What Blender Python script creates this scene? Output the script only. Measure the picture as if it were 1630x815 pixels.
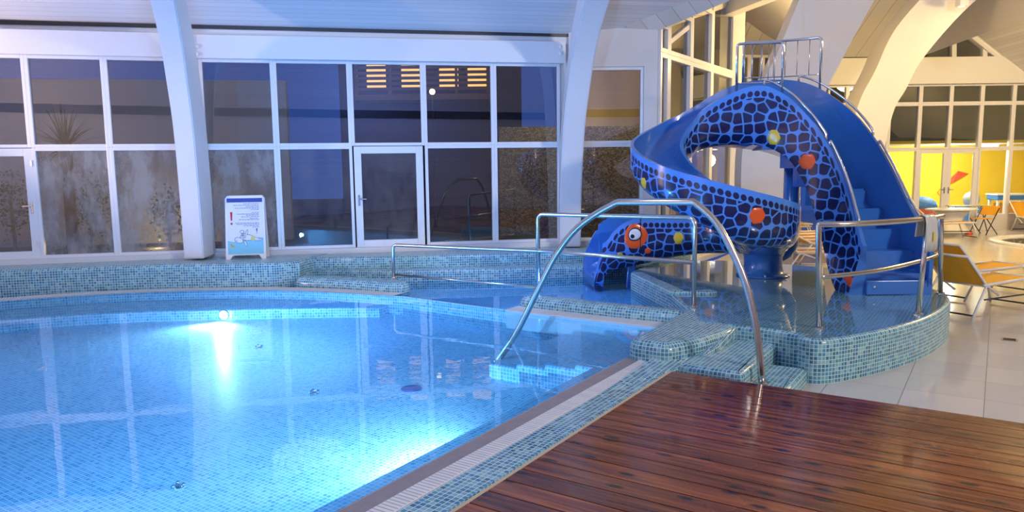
import bpy, bmesh, math, random
import numpy as np
from mathutils import Vector, Matrix
random.seed(4)
R = math.radians
SC = bpy.context.scene
COL = SC.collection
for o in list(bpy.data.objects): bpy.data.objects.remove(o)

# ------------------------------------------------------------------ camera
FPX, CX, CY, EYE = 1180.0, 815.0, 407.5, 2.2
U = np.array([-115.0, 9642.0, 1180.0]); U /= np.linalg.norm(U)
F = np.array([0, 0, -1.0]); F -= U * (F @ U); F /= np.linalg.norm(F)
MC = np.array([np.cross(F, U), F, U])
CAM = np.array([0, 0, EYE])
cam = bpy.data.cameras.new('camera'); camo = bpy.data.objects.new('camera', cam); COL.objects.link(camo)
cam.sensor_width = 36.0; cam.lens = FPX / 1630 * 36.0; cam.clip_end = 200
camo.matrix_world = Matrix([list(MC[0]) + [0], list(MC[1]) + [0], list(MC[2]) + [EYE], [0, 0, 0, 1]])
SC.camera = camo
SC.view_settings.view_transform = 'Standard'; SC.view_settings.look = 'None'
SC.view_settings.gamma = 1; SC.view_settings.use_curve_mapping = False
SC.view_settings.exposure = 0.0

# ------------------------------------------------------------------ dusk sky, lamps and added fill lights
W = bpy.data.worlds.new('dusk'); SC.world = W; W.use_nodes = True
bg = W.node_tree.nodes['Background']; bg.inputs[0].default_value = (0.03, 0.075, 0.30, 1); bg.inputs[1].default_value = 0.95

def lamp(kind, name, loc, power, color, size=0.3, target=None, spot=None, blend=0.5):
    l = bpy.data.lights.new(name, kind); l.energy = power; l.color = color
    if kind == 'AREA': l.shape = 'DISK'; l.size = size
    else: l.shadow_soft_size = size
    if kind == 'SPOT': l.spot_size = R(spot or 90); l.spot_blend = blend
    o = bpy.data.objects.new(name, l); COL.objects.link(o); o.location = loc
    if target is not None:
        o.rotation_euler = (Vector(target) - Vector(loc)).to_track_quat('-Z', 'Y').to_euler()
    return o

WARM = (1.0, 0.68, 0.26); NEUT = (1.0, 0.93, 0.90); BLUE = (0.10, 0.36, 1.0); PINK = (1.0, 0.75, 0.72)
lamp('AREA', 'pool_blue_fill', (-3.0, 4.5, 7.6), 230, (0.42, 0.56, 1.0), 2.5, (-3, 9, 0))  # unseen bluish fill added to tint the pool side and facade
lamp('AREA', 'hall_lamp_slide', (11.5, -2.0, 7.4), 950, NEUT, 1.2, (4.5, 9.5, 0))
lamp('SPOT', 'uplight_left', (-10.8, 9.4, 2.6), 900, PINK, 0.10, (-3.5, 12.3, 5.1), 80, 0.5)
lamp('AREA', 'pool_glow_fill', (-3.2, 9.6, 0.10), 115, (0.22, 0.42, 1.0), 2.4, (-3.2, 9.9, 5))  # added area light without fixture, stands in for the water's upward glow
lamp('AREA', 'back_wall_fill', (2.0, -3.0, 6.0), 420, (0.16, 0.30, 1.0), 2.0, (2.0, -8.0, 5.0))  # unseen fill added to brighten the back wall mirrored in the panes
lamp('AREA', 'back_wall_fill.001', (-9.5, -2.0, 5.0), 420, (1.0, 0.70, 0.55), 2.0, (-12.0, -6.0, 5.0))  # unseen warm fill added for what the left panes reflect
lamp('SPOT', 'basin_fill', (0.2, 9.6, 5.9), 700, (0.25, 0.42, 1.0), 0.2, (0.2, 11.9, .1), 44, 0.6)  # unseen blue spot added to brighten the splash basin
lamp('POINT', 'hall_lamp_warm', (13.6, 16.2, 5.4), 900, WARM, 0.4)
lamp('POINT', 'hall_lamp_warm.001', (18.5, 19.0, 4.0), 650, WARM, 0.35)
lamp('POINT', 'hall_lamp_warm.002', (7.1, 16.9, 4.7), 260, WARM, 0.3)

# ------------------------------------------------------------------ projection helpers (a photo pixel onto a real plane)
def ray(px, py): return MC @ np.array([(px - CX) / FPX, -(py - CY) / FPX, -1.0])
def P(px, py, z=0.0):
    d = ray(px, py); return CAM + d * ((z - EYE) / d[2])
def D(px, py, y):
    d = ray(px, py); return CAM + d * (y / d[1])
def onwall(px, A, B, py=250):
    d = ray(px, py); n = np.array([-(B[1] - A[1]), B[0] - A[0]])
    return d[:2] * (n @ np.array(A[:2]) / (n @ d[:2]))
def zat(px, py, p):
    d = ray(px, py); return EYE + d[2] * (np.hypot(*p[:2]) / np.hypot(*d[:2]))
E1 = np.array([0.5485, 0.8362]); E2 = np.array([0.8362, -0.5485])
ZW = 0.24; ZP = 0.45; ZL = 0.69
Q0 = P(1065, 592, ZW)[:2]
def L(a, b): return Q0 + a * E1 + b * E2
YAW = math.atan2(E2[1], E2[0])

# ------------------------------------------------------------------ materials
def newmat(name):
    m = bpy.data.materials.new(name); m.use_nodes = True
    nt = m.node_tree; b = nt.nodes['Principled BSDF']
    return m, nt, b
def node(nt, t, **kw):
    n = nt.nodes.new(t)
    for k, v in kw.items():
        if k.startswith('i_'): n.inputs[int(k[2:])].default_value = v
        else: setattr(n, k, v)
    return n
def simple(name, col, rough=0.5, metal=0.0, spec=0.5, coat=0.0, noise=0.0, nscale=8.0, bump=0.0):
    m, nt, b = newmat(name)
    b.inputs['Base Color'].default_value = (*col, 1); b.inputs['Roughness'].default_value = rough
    b.inputs['Metallic'].default_value = metal; b.inputs['Specular IOR Level'].default_value = spec
    b.inputs['Coat Weight'].default_value = coat; b.inputs['Coat Roughness'].default_value = 0.06
    if noise or bump:
        tc = node(nt, 'ShaderNodeTexCoord'); nz = node(nt, 'ShaderNodeTexNoise')
        nz.inputs['Scale'].default_value = nscale; nz.inputs['Detail'].default_value = 4
        nt.links.new(tc.outputs['Object'], nz.inputs['Vector'])
        if noise:
            mx = node(nt, 'ShaderNodeMix', data_type='RGBA')
            mx.inputs[6].default_value = (*[c * (1 - noise) for c in col], 1); mx.inputs[7].default_value = (*[min(1, c * (1 + noise)) for c in col], 1)
            nt.links.new(nz.outputs['Fac'], mx.inputs[0]); nt.links.new(mx.outputs[2], b.inputs['Base Color'])
        if bump:
            bp = node(nt, 'ShaderNodeBump'); bp.inputs['Strength'].default_value = bump; bp.inputs['Distance'].default_value = 0.01
            nt.links.new(nz.outputs['Fac'], bp.inputs['Height']); nt.links.new(bp.outputs['Normal'], b.inputs['Normal'])
    return m
def emit(name, col, s):
    m, nt, b = newmat(name)
    b.inputs['Base Color'].default_value = (*col, 1); b.inputs['Emission Color'].default_value = (*col, 1); b.inputs['Emission Strength'].default_value = s
    return m
def ramp(nt, stops, const=True):
    r = node(nt, 'ShaderNodeValToRGB'); cr = r.color_ramp
    if const: cr.interpolation = 'CONSTANT'
    while len(cr.elements) < len(stops): cr.elements.new(0.5)
    for e, (p, c) in zip(cr.elements, stops): e.position = p; e.color = (*c, 1)
    return r
def tiles(name, palette, grout, sx=0.04, sy=0.04, gw=0.1, rough=0.12, bump=0.3, var=0.0, coat=0.0):
    """square mosaic from a metric UV map"""
    m, nt, b = newmat(name); lk = nt.links.new
    uv = node(nt, 'ShaderNodeUVMap'); sc = node(nt, 'ShaderNodeVectorMath', operation='MULTIPLY')
    sc.inputs[1].default_value = (1 / sx, 1 / sy, 1); lk(uv.outputs[0], sc.inputs[0])
    fl = node(nt, 'ShaderNodeVectorMath', operation='FLOOR'); lk(sc.outputs[0], fl.inputs[0])
    wn = node(nt, 'ShaderNodeTexWhiteNoise', noise_dimensions='3D'); lk(fl.outputs[0], wn.inputs['Vector'])
    n = len(palette); r = ramp(nt, [(i / n, c) for i, c in enumerate(palette)]); lk(wn.outputs['Value'], r.inputs[0])
    fr = node(nt, 'ShaderNodeVectorMath', operation='FRACTION'); lk(sc.outputs[0], fr.inputs[0])
    sb = node(nt, 'ShaderNodeVectorMath', operation='SUBTRACT'); sb.inputs[1].default_value = (.5, .5, .5); lk(fr.outputs[0], sb.inputs[0])
    ab = node(nt, 'ShaderNodeVectorMath', operation='ABSOLUTE'); lk(sb.outputs[0], ab.inputs[0])
    sp = node(nt, 'ShaderNodeSeparateXYZ'); lk(ab.outputs[0], sp.inputs[0])
    mx = node(nt, 'ShaderNodeMath', operation='MAXIMUM'); lk(sp.outputs[0], mx.inputs[0]); lk(sp.outputs[1], mx.inputs[1])
    mr = node(nt, 'ShaderNodeMapRange'); mr.inputs['From Min'].default_value = 0.5 - gw; mr.inputs['From Max'].default_value = 0.5 - gw * 0.6
    lk(mx.outputs[0], mr.inputs['Value'])
    mix = node(nt, 'ShaderNodeMix', data_type='RGBA'); lk(mr.outputs[0], mix.inputs[0]); lk(r.outputs[0], mix.inputs[6]); mix.inputs[7].default_value = (*grout, 1)
    lk(mix.outputs[2], b.inputs['Base Color'])
    rr = node(nt, 'ShaderNodeMapRange'); rr.inputs['To Min'].default_value = rough; rr.inputs['To Max'].default_value = min(1, rough + .3); lk(mr.outputs[0], rr.inputs['Value']); lk(rr.outputs[0], b.inputs['Roughness'])
    if bump:
        bp = node(nt, 'ShaderNodeBump', invert=True); bp.inputs['Strength'].default_value = bump; bp.inputs['Distance'].default_value = 0.003
        lk(mr.outputs[0], bp.inputs['Height']); lk(bp.outputs['Normal'], b.inputs['Normal'])
    b.inputs['Coat Weight'].default_value = coat
    return m
TEAL = [(.03, .17, .23), (.06, .25, .31), (.10, .33, .38), (.18, .43, .46), (.04, .20, .33), (.08, .30, .43), (.26, .50, .52)]
POOLT = [(.12, .42, .62), (.20, .54, .72), (.28, .60, .74), (.36, .66, .78), (.22, .55, .74), (.42, .70, .80), (.30, .62, .78)]
M = {}
M['teal'] = tiles('teal_mosaic', [(.03, .20, .27), (.06, .28, .35), (.09, .35, .41), (.16, .45, .48), (.04, .22, .37), (.07, .32, .46), (.24, .52, .54)], (.60, .67, .64), gw=.11, rough=.2)
M['pooltile'] = tiles('pool_mosaic', POOLT, (.82, .92, .96), gw=.12, rough=.3, bump=0)
M['wet'] = tiles('wet_mosaic', [(.10, .27, .36), (.13, .32, .40), (.16, .36, .43), (.20, .40, .46)], (.30, .45, .48), gw=.07, rough=.05, bump=.02, coat=.8)
M['strip'] = tiles('strip_mosaic', TEAL, (.70, .74, .72), gw=.09, rough=.1)
M['white'] = simple('white_paint', (.78, .78, .79), .4)
M['frame'] = simple('white_frame', (.80, .80, .82), .3)
M['arch'] = simple('arch_paint', (.74, .72, .72), .5, noise=.04, nscale=3)
M['steel'] = simple('brushed_steel', (.62, .60, .57), .22, 1.0, bump=.05, nscale=60)
M['chrome'] = simple('chrome', (.75, .75, .76), .12, 1.0)
M['dark'] = simple('dark_metal', (.03, .03, .035), .4)
M['slideblue'] = simple('slide_gelcoat', (.035, .165, .52), .22, coat=.5, noise=.08, nscale=4)
M['spotY'] = simple('yellow_gelcoat', (.72, .52, .03), .25, coat=.4)
M['spotO'] = simple('orange_gelcoat', (.80, .10, .015), .25, coat=.4)
M['eyewhite'] = simple('eye_white', (.75, .78, .85), .25, coat=.4)
M['black'] = simple('black_gelcoat', (.006, .006, .01), .2, coat=.4)
M['canvas'] = simple('yellow_canvas', (.86, .43, .02), .8, noise=.12, nscale=30)
M['whitemetal'] = simple('white_metal', (.75, .74, .70), .35)
M['plastic'] = simple('white_plastic', (.80, .81, .83), .35)
M['grate'] = None

def slats(name, col, groove, pitch, axis=1, rough=.5, gw=.04, bump=.25, stripe=None):
    m, nt, b = newmat(name); lk = nt.links.new
    uv = node(nt, 'ShaderNodeUVMap'); sp = node(nt, 'ShaderNodeSeparateXYZ'); lk(uv.outputs[0], sp.inputs[0])
    dv = node(nt, 'ShaderNodeMath', operation='DIVIDE'); lk(sp.outputs[axis], dv.inputs[0]); dv.inputs[1].default_value = pitch
    fr = node(nt, 'ShaderNodeMath', operation='FRACT'); lk(dv.outputs[0], fr.inputs[0])
    fl = node(nt, 'ShaderNodeMath', operation='FLOOR'); lk(dv.outputs[0], fl.inputs[0])
    ls = node(nt, 'ShaderNodeMath', operation='LESS_THAN'); lk(fr.outputs[0], ls.inputs[0]); ls.inputs[1].default_value = gw
    wn = node(nt, 'ShaderNodeTexWhiteNoise', noise_dimensions='1D'); lk(fl.outputs[0], wn.inputs['W'])
    mr = node(nt, 'ShaderNodeMapRange'); mr.inputs['To Min'].default_value = .92; mr.inputs['To Max'].default_value = 1.05; lk(wn.outputs['Value'], mr.inputs['Value'])
    vm = node(nt, 'ShaderNodeVectorMath', operation='SCALE'); vm.inputs[0].default_value = col; lk(mr.outputs[0], vm.inputs['Scale'])
    mix = node(nt, 'ShaderNodeMix', data_type='RGBA'); lk(ls.outputs[0], mix.inputs[0]); lk(vm.outputs[0], mix.inputs[6]); mix.inputs[7].default_value = (*groove, 1)
    lk(mix.outputs[2], b.inputs['Base Color']); b.inputs['Roughness'].default_value = rough
    if bump:
        bp = node(nt, 'ShaderNodeBump', invert=True); bp.inputs['Strength'].default_value = bump; bp.inputs['Distance'].default_value = .01
        lk(ls.outputs[0], bp.inputs['Height']); lk(bp.outputs['Normal'], b.inputs['Normal'])
    return m
M['ceil'] = slats('ceiling_boards', (.74, .73, .74), (.42, .41, .43), .13, rough=.45)
M['ceilwarm'] = slats('ceiling_boards_wide', (.72, .70, .66), (.40, .37, .32), .30, rough=.45)
M['grate'] = slats('overflow_grating', (.82, .79, .75), (.40, .38, .36), .035, axis=0, gw=.25, rough=.4, bump=.6)
M['plaster'] = simple('plaster', (.70, .68, .67), .7, noise=.03, nscale=2)

def glass(name, tint=(.80, .86, .90), mist=0.0, seed=0, rough=0.0):
    m, nt, b = newmat(name); lk = nt.links.new; nt.nodes.remove(b)
    out = nt.nodes['Material Output']
    tr = node(nt, 'ShaderNodeBsdfTransparent'); tr.inputs[0].default_value = (*tint, 1)
    gl = node(nt, 'ShaderNodeBsdfGlossy'); gl.inputs['Roughness'].default_value = rough; gl.inputs[0].default_value = (.9, .9, .9, 1)
    fz = node(nt, 'ShaderNodeFresnel'); fz.inputs[0].default_value = 2.15
    mx = node(nt, 'ShaderNodeMixShader'); lk(fz.outputs[0], mx.inputs[0]); lk(tr.outputs[0], mx.inputs[1]); lk(gl.outputs[0], mx.inputs[2])
    res = mx
    if mist:
        tc = node(nt, 'ShaderNodeTexCoord'); mp = node(nt, 'ShaderNodeMapping'); mp.inputs['Location'].default_value = (seed * 3.1, seed * 1.7, 0); mp.inputs['Scale'].default_value = (2.2, 2.2, 1.0)
        lk(tc.outputs['Object'], mp.inputs[0])
        n1 = node(nt, 'ShaderNodeTexNoise'); n1.inputs['Scale'].default_value = 1.4; n1.inputs['Detail'].default_value = 7; n1.inputs['Roughness'].default_value = .65; lk(mp.outputs[0], n1.inputs['Vector'])
        r = ramp(nt, [(.38, (0, 0, 0)), (.60, (1, 1, 1))], const=False); lk(n1.outputs['Fac'], r.inputs[0])
        ml = node(nt, 'ShaderNodeMath', operation='MULTIPLY'); lk(r.outputs[0], ml.inputs[0]); ml.inputs[1].default_value = mist
        df = node(nt, 'ShaderNodeBsdfDiffuse'); df.inputs[0].default_value = (.55, .55, .55, 1)
        tl = node(nt, 'ShaderNodeBsdfTranslucent'); tl.inputs[0].default_value = (.6, .6, .6, 1)
        ad = node(nt, 'ShaderNodeMixShader'); ad.inputs[0].default_value = .5; lk(df.outputs[0], ad.inputs[1]); lk(tl.outputs[0], ad.inputs[2])
        m2 = node(nt, 'ShaderNodeMixShader'); lk(ml.outputs[0], m2.inputs[0]); lk(mx.outputs[0], m2.inputs[1]); lk(ad.outputs[0], m2.inputs[2]); res = m2
    lk(res.outputs[0], out.inputs[0])
    return m
M['glass'] = glass('window_glass')
M['mist1'] = glass('misted_glass', mist=.8, seed=1)
M['mist2'] = glass('misted_glass_streaks', mist=.8, seed=4)
M['haze'] = glass('hazy_glass', mist=.18, seed=7)

def water_mat():
    m, nt, b = newmat('pool_water'); lk = nt.links.new; nt.nodes.remove(b); out = nt.nodes['Material Output']
    tr = node(nt, 'ShaderNodeBsdfTransparent'); tr.inputs[0].default_value = (.58, .84, 1.0, 1)
    gl = node(nt, 'ShaderNodeBsdfGlossy'); gl.inputs['Roughness'].default_value = .015
    tc = node(nt, 'ShaderNodeTexCoord'); nz = node(nt, 'ShaderNodeTexNoise'); nz.inputs['Scale'].default_value = 2.2; nz.inputs['Detail'].default_value = 3
    lk(tc.outputs['Object'], nz.inputs['Vector'])
    bp = node(nt, 'ShaderNodeBump'); bp.inputs['Strength'].default_value = .035; bp.inputs['Distance'].default_value = .05; lk(nz.outputs['Fac'], bp.inputs['Height'])
    fz = node(nt, 'ShaderNodeFresnel'); fz.inputs[0].default_value = 1.33; lk(bp.outputs[0], fz.inputs['Normal']); lk(bp.outputs[0], gl.inputs['Normal'])
    mx = node(nt, 'ShaderNodeMixShader'); lk(fz.outputs[0], mx.inputs[0]); lk(tr.outputs[0], mx.inputs[1]); lk(gl.outputs[0], mx.inputs[2])
    lk(mx.outputs[0], out.inputs[0]); return m
M['water'] = water_mat()

def deck_mat():
    m, nt, b = newmat('wet_timber_deck'); lk = nt.links.new
    uv = node(nt, 'ShaderNodeUVMap'); sp = node(nt, 'ShaderNodeSeparateXYZ'); lk(uv.outputs[0], sp.inputs[0])
    dv = node(nt, 'ShaderNodeMath', operation='DIVIDE'); lk(sp.outputs[1], dv.inputs[0]); dv.inputs[1].default_value = .19
    fl = node(nt, 'ShaderNodeMath', operation='FLOOR'); lk(dv.outputs[0], fl.inputs[0])
    wn = node(nt, 'ShaderNodeTexWhiteNoise', noise_dimensions='1D'); lk(fl.outputs[0], wn.inputs['W'])
    cb = node(nt, 'ShaderNodeCombineXYZ'); lk(sp.outputs[0], cb.inputs[0]); lk(sp.outputs[1], cb.inputs[1])
    ml = node(nt, 'ShaderNodeMath', operation='MULTIPLY'); lk(wn.outputs['Value'], ml.inputs[0]); ml.inputs[1].default_value = 30; lk(ml.outputs[0], cb.inputs[2])
    mp = node(nt, 'ShaderNodeMapping'); mp.inputs['Scale'].default_value = (.7, 12, 1); lk(cb.outputs[0], mp.inputs[0])
    nz = node(nt, 'ShaderNodeTexNoise'); nz.inputs['Scale'].default_value = 2.2; nz.inputs['Detail'].default_value = 6; lk(mp.outputs[0], nz.inputs['Vector'])
    r = ramp(nt, [(.25, (.05, .011, .004)), (.5, (.20, .050, .012)), (.75, (.38, .115, .028))], const=False); lk(nz.outputs['Fac'], r.inputs[0])
    # knots
    mk = node(nt, 'ShaderNodeMapping'); mk.inputs['Scale'].default_value = (1.7, 4.6, 1); ck = node(nt, 'ShaderNodeCombineXYZ'); xo = node(nt, 'ShaderNodeMath', operation='ADD'); lk(sp.outputs[0], xo.inputs[0]); lk(ml.outputs[0], xo.inputs[1]); lk(xo.outputs[0], ck.inputs[0]); lk(sp.outputs[1], ck.inputs[1]); lk(ck.outputs[0], mk.inputs[0])
    vo = node(nt, 'ShaderNodeTexVoronoi', voronoi_dimensions='2D'); vo.inputs['Scale'].default_value = 1.0; lk(mk.outputs[0], vo.inputs['Vector'])
    kr = ramp(nt, [(.05, (1, 1, 1)), (.13, (0, 0, 0))], const=False); lk(vo.outputs['Distance'], kr.inputs[0])
    mx = node(nt, 'ShaderNodeMix', data_type='RGBA'); lk(kr.outputs[0], mx.inputs[0]); lk(r.outputs[0], mx.inputs[6]); mx.inputs[7].default_value = (.012, .005, .004, 1)
    # board to board tone
    mr = node(nt, 'ShaderNodeMapRange'); mr.inputs['To Min'].default_value = .75; mr.inputs['To Max'].default_value = 1.3; lk(wn.outputs['Value'], mr.inputs['Value'])
    vm = node(nt, 'ShaderNodeVectorMath', operation='SCALE'); lk(mx.outputs[2], vm.inputs[0]); lk(mr.outputs[0], vm.inputs['Scale'])
    lk(vm.outputs[0], b.inputs['Base Color'])
    # wet patches: low roughness
    n2 = node(nt, 'ShaderNodeTexNoise'); n2.inputs['Scale'].default_value = .9; n2.inputs['Detail'].default_value = 3; lk(uv.outputs[0], n2.inputs['Vector'])
    rr = node(nt, 'ShaderNodeMapRange'); rr.inputs['From Min'].default_value = .42; rr.inputs['From Max'].default_value = .62; rr.inputs['To Min'].default_value = .05; rr.inputs['To Max'].default_value = .40
    lk(n2.outputs['Fac'], rr.inputs['Value']); lk(rr.outputs[0], b.inputs['Roughness'])
    gv = node(nt, 'ShaderNodeTexWave', wave_type='BANDS', bands_direction='Y'); gv.inputs['Scale'].default_value = 14; gv.inputs['Distortion'].default_value = .3; lk(uv.outputs[0], gv.inputs['Vector'])
    bp = node(nt, 'ShaderNodeBump'); bp.inputs['Strength'].default_value = .07; bp.inputs['Distance'].default_value = .004; lk(gv.outputs['Fac'], bp.inputs['Height']); lk(bp.outputs[0], b.inputs['Normal'])
    b.inputs['Specular IOR Level'].default_value = .5
    return m
M['deck'] = deck_mat()
M['floor'] = tiles('floor_tile', [(.60, .57, .52), (.63, .60, .55), (.58, .56, .52)], (.16, .15, .14), .66, .66, gw=.006, rough=.14, bump=.15)

def cells_mat():
    """dark rounded snake cells on the blue gelcoat; UV 'UVMap' is metric on the skin, 'rim' holds the distance from the rim"""
    m, nt, b = newmat('snake_cell_gelcoat'); lk = nt.links.new
    uv = node(nt, 'ShaderNodeUVMap', uv_map='UVMap'); ur = node(nt, 'ShaderNodeUVMap', uv_map='rim'); sp = node(nt, 'ShaderNodeSeparateXYZ'); lk(ur.outputs[0], sp.inputs[0])
    def cells(scale, rnd, edge, rad):
        a = node(nt, 'ShaderNodeTexVoronoi', feature='DISTANCE_TO_EDGE', voronoi_dimensions='2D'); f = node(nt, 'ShaderNodeTexVoronoi', feature='F1', voronoi_dimensions='2D')
        for v in (a, f): v.inputs['Scale'].default_value = scale; v.inputs['Randomness'].default_value = rnd; lk(uv.outputs[0], v.inputs['Vector'])
        g = node(nt, 'ShaderNodeMath', operation='GREATER_THAN'); lk(a.outputs['Distance'], g.inputs[0]); g.inputs[1].default_value = edge
        l = node(nt, 'ShaderNodeMath', operation='LESS_THAN'); lk(f.outputs['Distance'], l.inputs[0]); l.inputs[1].default_value = rad
        q = node(nt, 'ShaderNodeMath', operation='MULTIPLY'); lk(g.outputs[0], q.inputs[0]); lk(l.outputs[0], q.inputs[1]); return q
    big = cells(6.4, .55, .07, .57)
    def mth(op, x, y=None):
        q = node(nt, 'ShaderNodeMath', operation=op)
        for k, v in enumerate((x, y)):
            if v is None: continue
            if isinstance(v, (int, float)): q.inputs[k].default_value = v
            else: lk(v, q.inputs[k])
        return q.outputs[0]
    du = mth('MULTIPLY', mth('SUBTRACT', mth('FRACT', mth('DIVIDE', sp.outputs[0], .098)), .5), .098); dv = mth('MULTIPLY', mth('SUBTRACT', sp.outputs[1], .115), .95)
    dot = mth('LESS_THAN', mth('SQRT', mth('ADD', mth('MULTIPLY', du, du), mth('MULTIPLY', dv, dv))), .040)
    low = mth('GREATER_THAN', sp.outputs[1], .172)
    a = node(nt, 'ShaderNodeMath', operation='MAXIMUM'); lk(mth('MULTIPLY', big.outputs[0], low), a.inputs[0]); lk(dot, a.inputs[1])
    mix = node(nt, 'ShaderNodeMix', data_type='RGBA'); lk(a.outputs[0], mix.inputs[0]); mix.inputs[6].default_value = (.075, .26, .76, 1); mix.inputs[7].default_value = (.005, .010, .075, 1)
    lk(mix.outputs[2], b.inputs['Base Color']); b.inputs['Roughness'].default_value = .22; b.inputs['Coat Weight'].default_value = .5; b.inputs['Coat Roughness'].default_value = .06
    return m
M['cells'] = cells_mat()

# ------------------------------------------------------------------ mesh helpers
def tag(o, label=None, cat=None, group=None, kind=None):
    if label: o['label'] = label
    if cat: o['category'] = cat
    if group: o['group'] = group
    if kind: o['kind'] = kind
    return o
def empty(name, loc=(0, 0, 0), rz=0.0, label=None, cat=None, group=None):
    o = bpy.data.objects.new(name, None); COL.objects.link(o); o.location = loc; o.rotation_euler = (0, 0, rz); o.empty_display_size = .1
    return tag(o, label, cat, group)
def link(name, me, mats, parent=None, smooth=False, kind=None):
    for m in (mats if isinstance(mats, (list, tuple)) else [mats]): me.materials.append(m)
    o = bpy.data.objects.new(name, me); COL.objects.link(o)
    if parent is not None: o.parent = parent
    if smooth: me.polygons.foreach_set('use_smooth', [True] * len(me.polygons))
    if kind: o['kind'] = kind
    return o
def boxuv(bm, yaw=0.0, loopsel=None):
    uvl = bm.loops.layers.uv.verify(); c, s = math.cos(-yaw), math.sin(-yaw); bm.normal_update()
    for f in bm.faces:
        n = f.normal; nx, ny = abs(n.x * c - n.y * s), abs(n.x * s + n.y * c)
        for l in f.loops:
            v = l.vert.co; x, y = v.x * c - v.y * s, v.x * s + v.y * c
            if abs(n.z) > .7: l[uvl].uv = (x, y)
            elif nx > ny: l[uvl].uv = (y, v.z)
            else: l[uvl].uv = (x, v.z)
def bmobj(name, bm, mats, parent=None, smooth=False, kind=None, yaw=0.0, uv=True):
    if uv: boxuv(bm, yaw)
    me = bpy.data.meshes.new(name); bm.to_mesh(me); bm.free()
    return link(name, me, mats, parent, smooth, kind)
def bm_box(bm, c, s, rot=None, bev=0.0):
    r = bmesh.ops.create_cube(bm, size=1.0); vs = r['verts']
    mt = Matrix.Translation(c) @ (rot or Matrix()) @ Matrix.Diagonal((*s, 1))
    bmesh.ops.transform(bm, matrix=mt, verts=vs)
    if bev:
        es = list({e for v in vs for e in v.link_edges})
        bmesh.ops.bevel(bm, geom=es, offset=bev, segments=2, affect='EDGES', profile=.5)
    return vs
def bm_prism(bm, pts, z0, z1):
    a = [bm.verts.new((p[0], p[1], z0)) for p in pts]; b = [bm.verts.new((p[0], p[1], z1)) for p in pts]
    n = len(pts)
    for i in range(n): bm.faces.new((a[i], a[(i + 1) % n], b[(i + 1) % n], b[i]))
    bm.faces.new(b); bm.faces.new(list(reversed(a)))
    bmesh.ops.recalc_face_normals(bm, faces=bm.faces[:])
def bm_bar(bm, p, q, w, h, up=(0, 0, 1), bev=0.0):
    """a rectangular bar from p to q"""
    p, q = Vector(p), Vector(q); d = q - p
    z = d.normalized(); x = Vector(up).cross(z)
    if x.length < 1e-4: x = Vector((1, 0, 0)).cross(z)
    x.normalize(); y = z.cross(x)
    rot = Matrix((x, y, z)).transposed().to_4x4()
    return bm_box(bm, (p + q) / 2, (w, h, d.length), rot, bev)
def fillet(pts, rad, n=5, closed=False):
    out = []; m = len(pts); P3 = [Vector(p) for p in pts]
    for i, p in enumerate(P3):
        if not closed and i in (0, m - 1): out.append(p); continue
        a, b = P3[i - 1], P3[(i + 1) % m]; r = rad[i] if isinstance(rad, (list, tuple)) else rad
        da, db = a - p, b - p; r = min(r, da.length * .49, db.length * .49)
        if r < 1e-4: out.append(p); continue
        s, e = p + da.normalized() * r, p + db.normalized() * r
        for k in range(n + 1):
            t = k / n; out.append(s * (1 - t) ** 2 + p * 2 * t * (1 - t) + e * t * t)
    return out
def catmull(pts, n=8):
    pts = [Vector(p) for p in pts]; out = []
    for i in range(len(pts) - 1):
        p0 = pts[max(0, i - 1)]; p1 = pts[i]; p2 = pts[i + 1]; p3 = pts[min(len(pts) - 1, i + 2)]
        for k in range(n):
            t = k / n
            out.append(.5 * ((2 * p1) + (p2 - p0) * t + (2 * p0 - 5 * p1 + 4 * p2 - p3) * t * t + (3 * p1 - p0 - 3 * p2 + p3) * t ** 3))
    out.append(pts[-1]); return out
def bm_tube(bm, pts, rad, seg=12, caps=True):
    pts = [Vector(p) for p in pts]; rings = []; n = len(pts)
    t0 = (pts[1] - pts[0]).normalized(); ref = Vector((0, 0, 1)) if abs(t0.z) < .9 else Vector((1, 0, 0))
    x = ref.cross(t0).normalized()
    for i, p in enumerate(pts):
        t = (pts[min(i + 1, n - 1)] - pts[max(i - 1, 0)]).normalized()
        x = (x - t * x.dot(t)).normalized(); y = t.cross(x); r = rad[i] if isinstance(rad, (list, tuple)) else rad
        rings.append([bm.verts.new(p + (x * math.cos(2 * math.pi * k / seg) + y * math.sin(2 * math.pi * k / seg)) * r) for k in range(seg)])
    for a, b in zip(rings, rings[1:]):
        for k in range(seg): bm.faces.new((a[k], a[(k + 1) % seg], b[(k + 1) % seg], b[k]))
    if caps: bm.faces.new(list(reversed(rings[0]))); bm.faces.new(rings[-1])
def tube(name, pts, rad, mat, parent=None, seg=12):
    bm = bmesh.new(); bm_tube(bm, pts, rad, seg); return bmobj(name, bm, mat, parent, True, uv=False)
def bm_lathe(bm, prof, c=(0, 0, 0), seg=32, caps=True):
    rings = [[bm.verts.new((c[0] + r * math.cos(2 * math.pi * k / seg), c[1] + r * math.sin(2 * math.pi * k / seg), c[2] + z)) for k in range(seg)] for r, z in prof]
    for a, b in zip(rings, rings[1:]):
        for k in range(seg): bm.faces.new((a[k], a[(k + 1) % seg], b[(k + 1) % seg], b[k]))
    if caps: bm.faces.new(list(reversed(rings[0]))); bm.faces.new(rings[-1])
    bmesh.ops.recalc_face_normals(bm, faces=bm.faces[:])
def ccw(pts):
    a = sum(p[0] * q[1] - q[0] * p[1] for p, q in zip(pts, pts[1:] + pts[:1])); return pts if a > 0 else pts[::-1]
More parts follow.
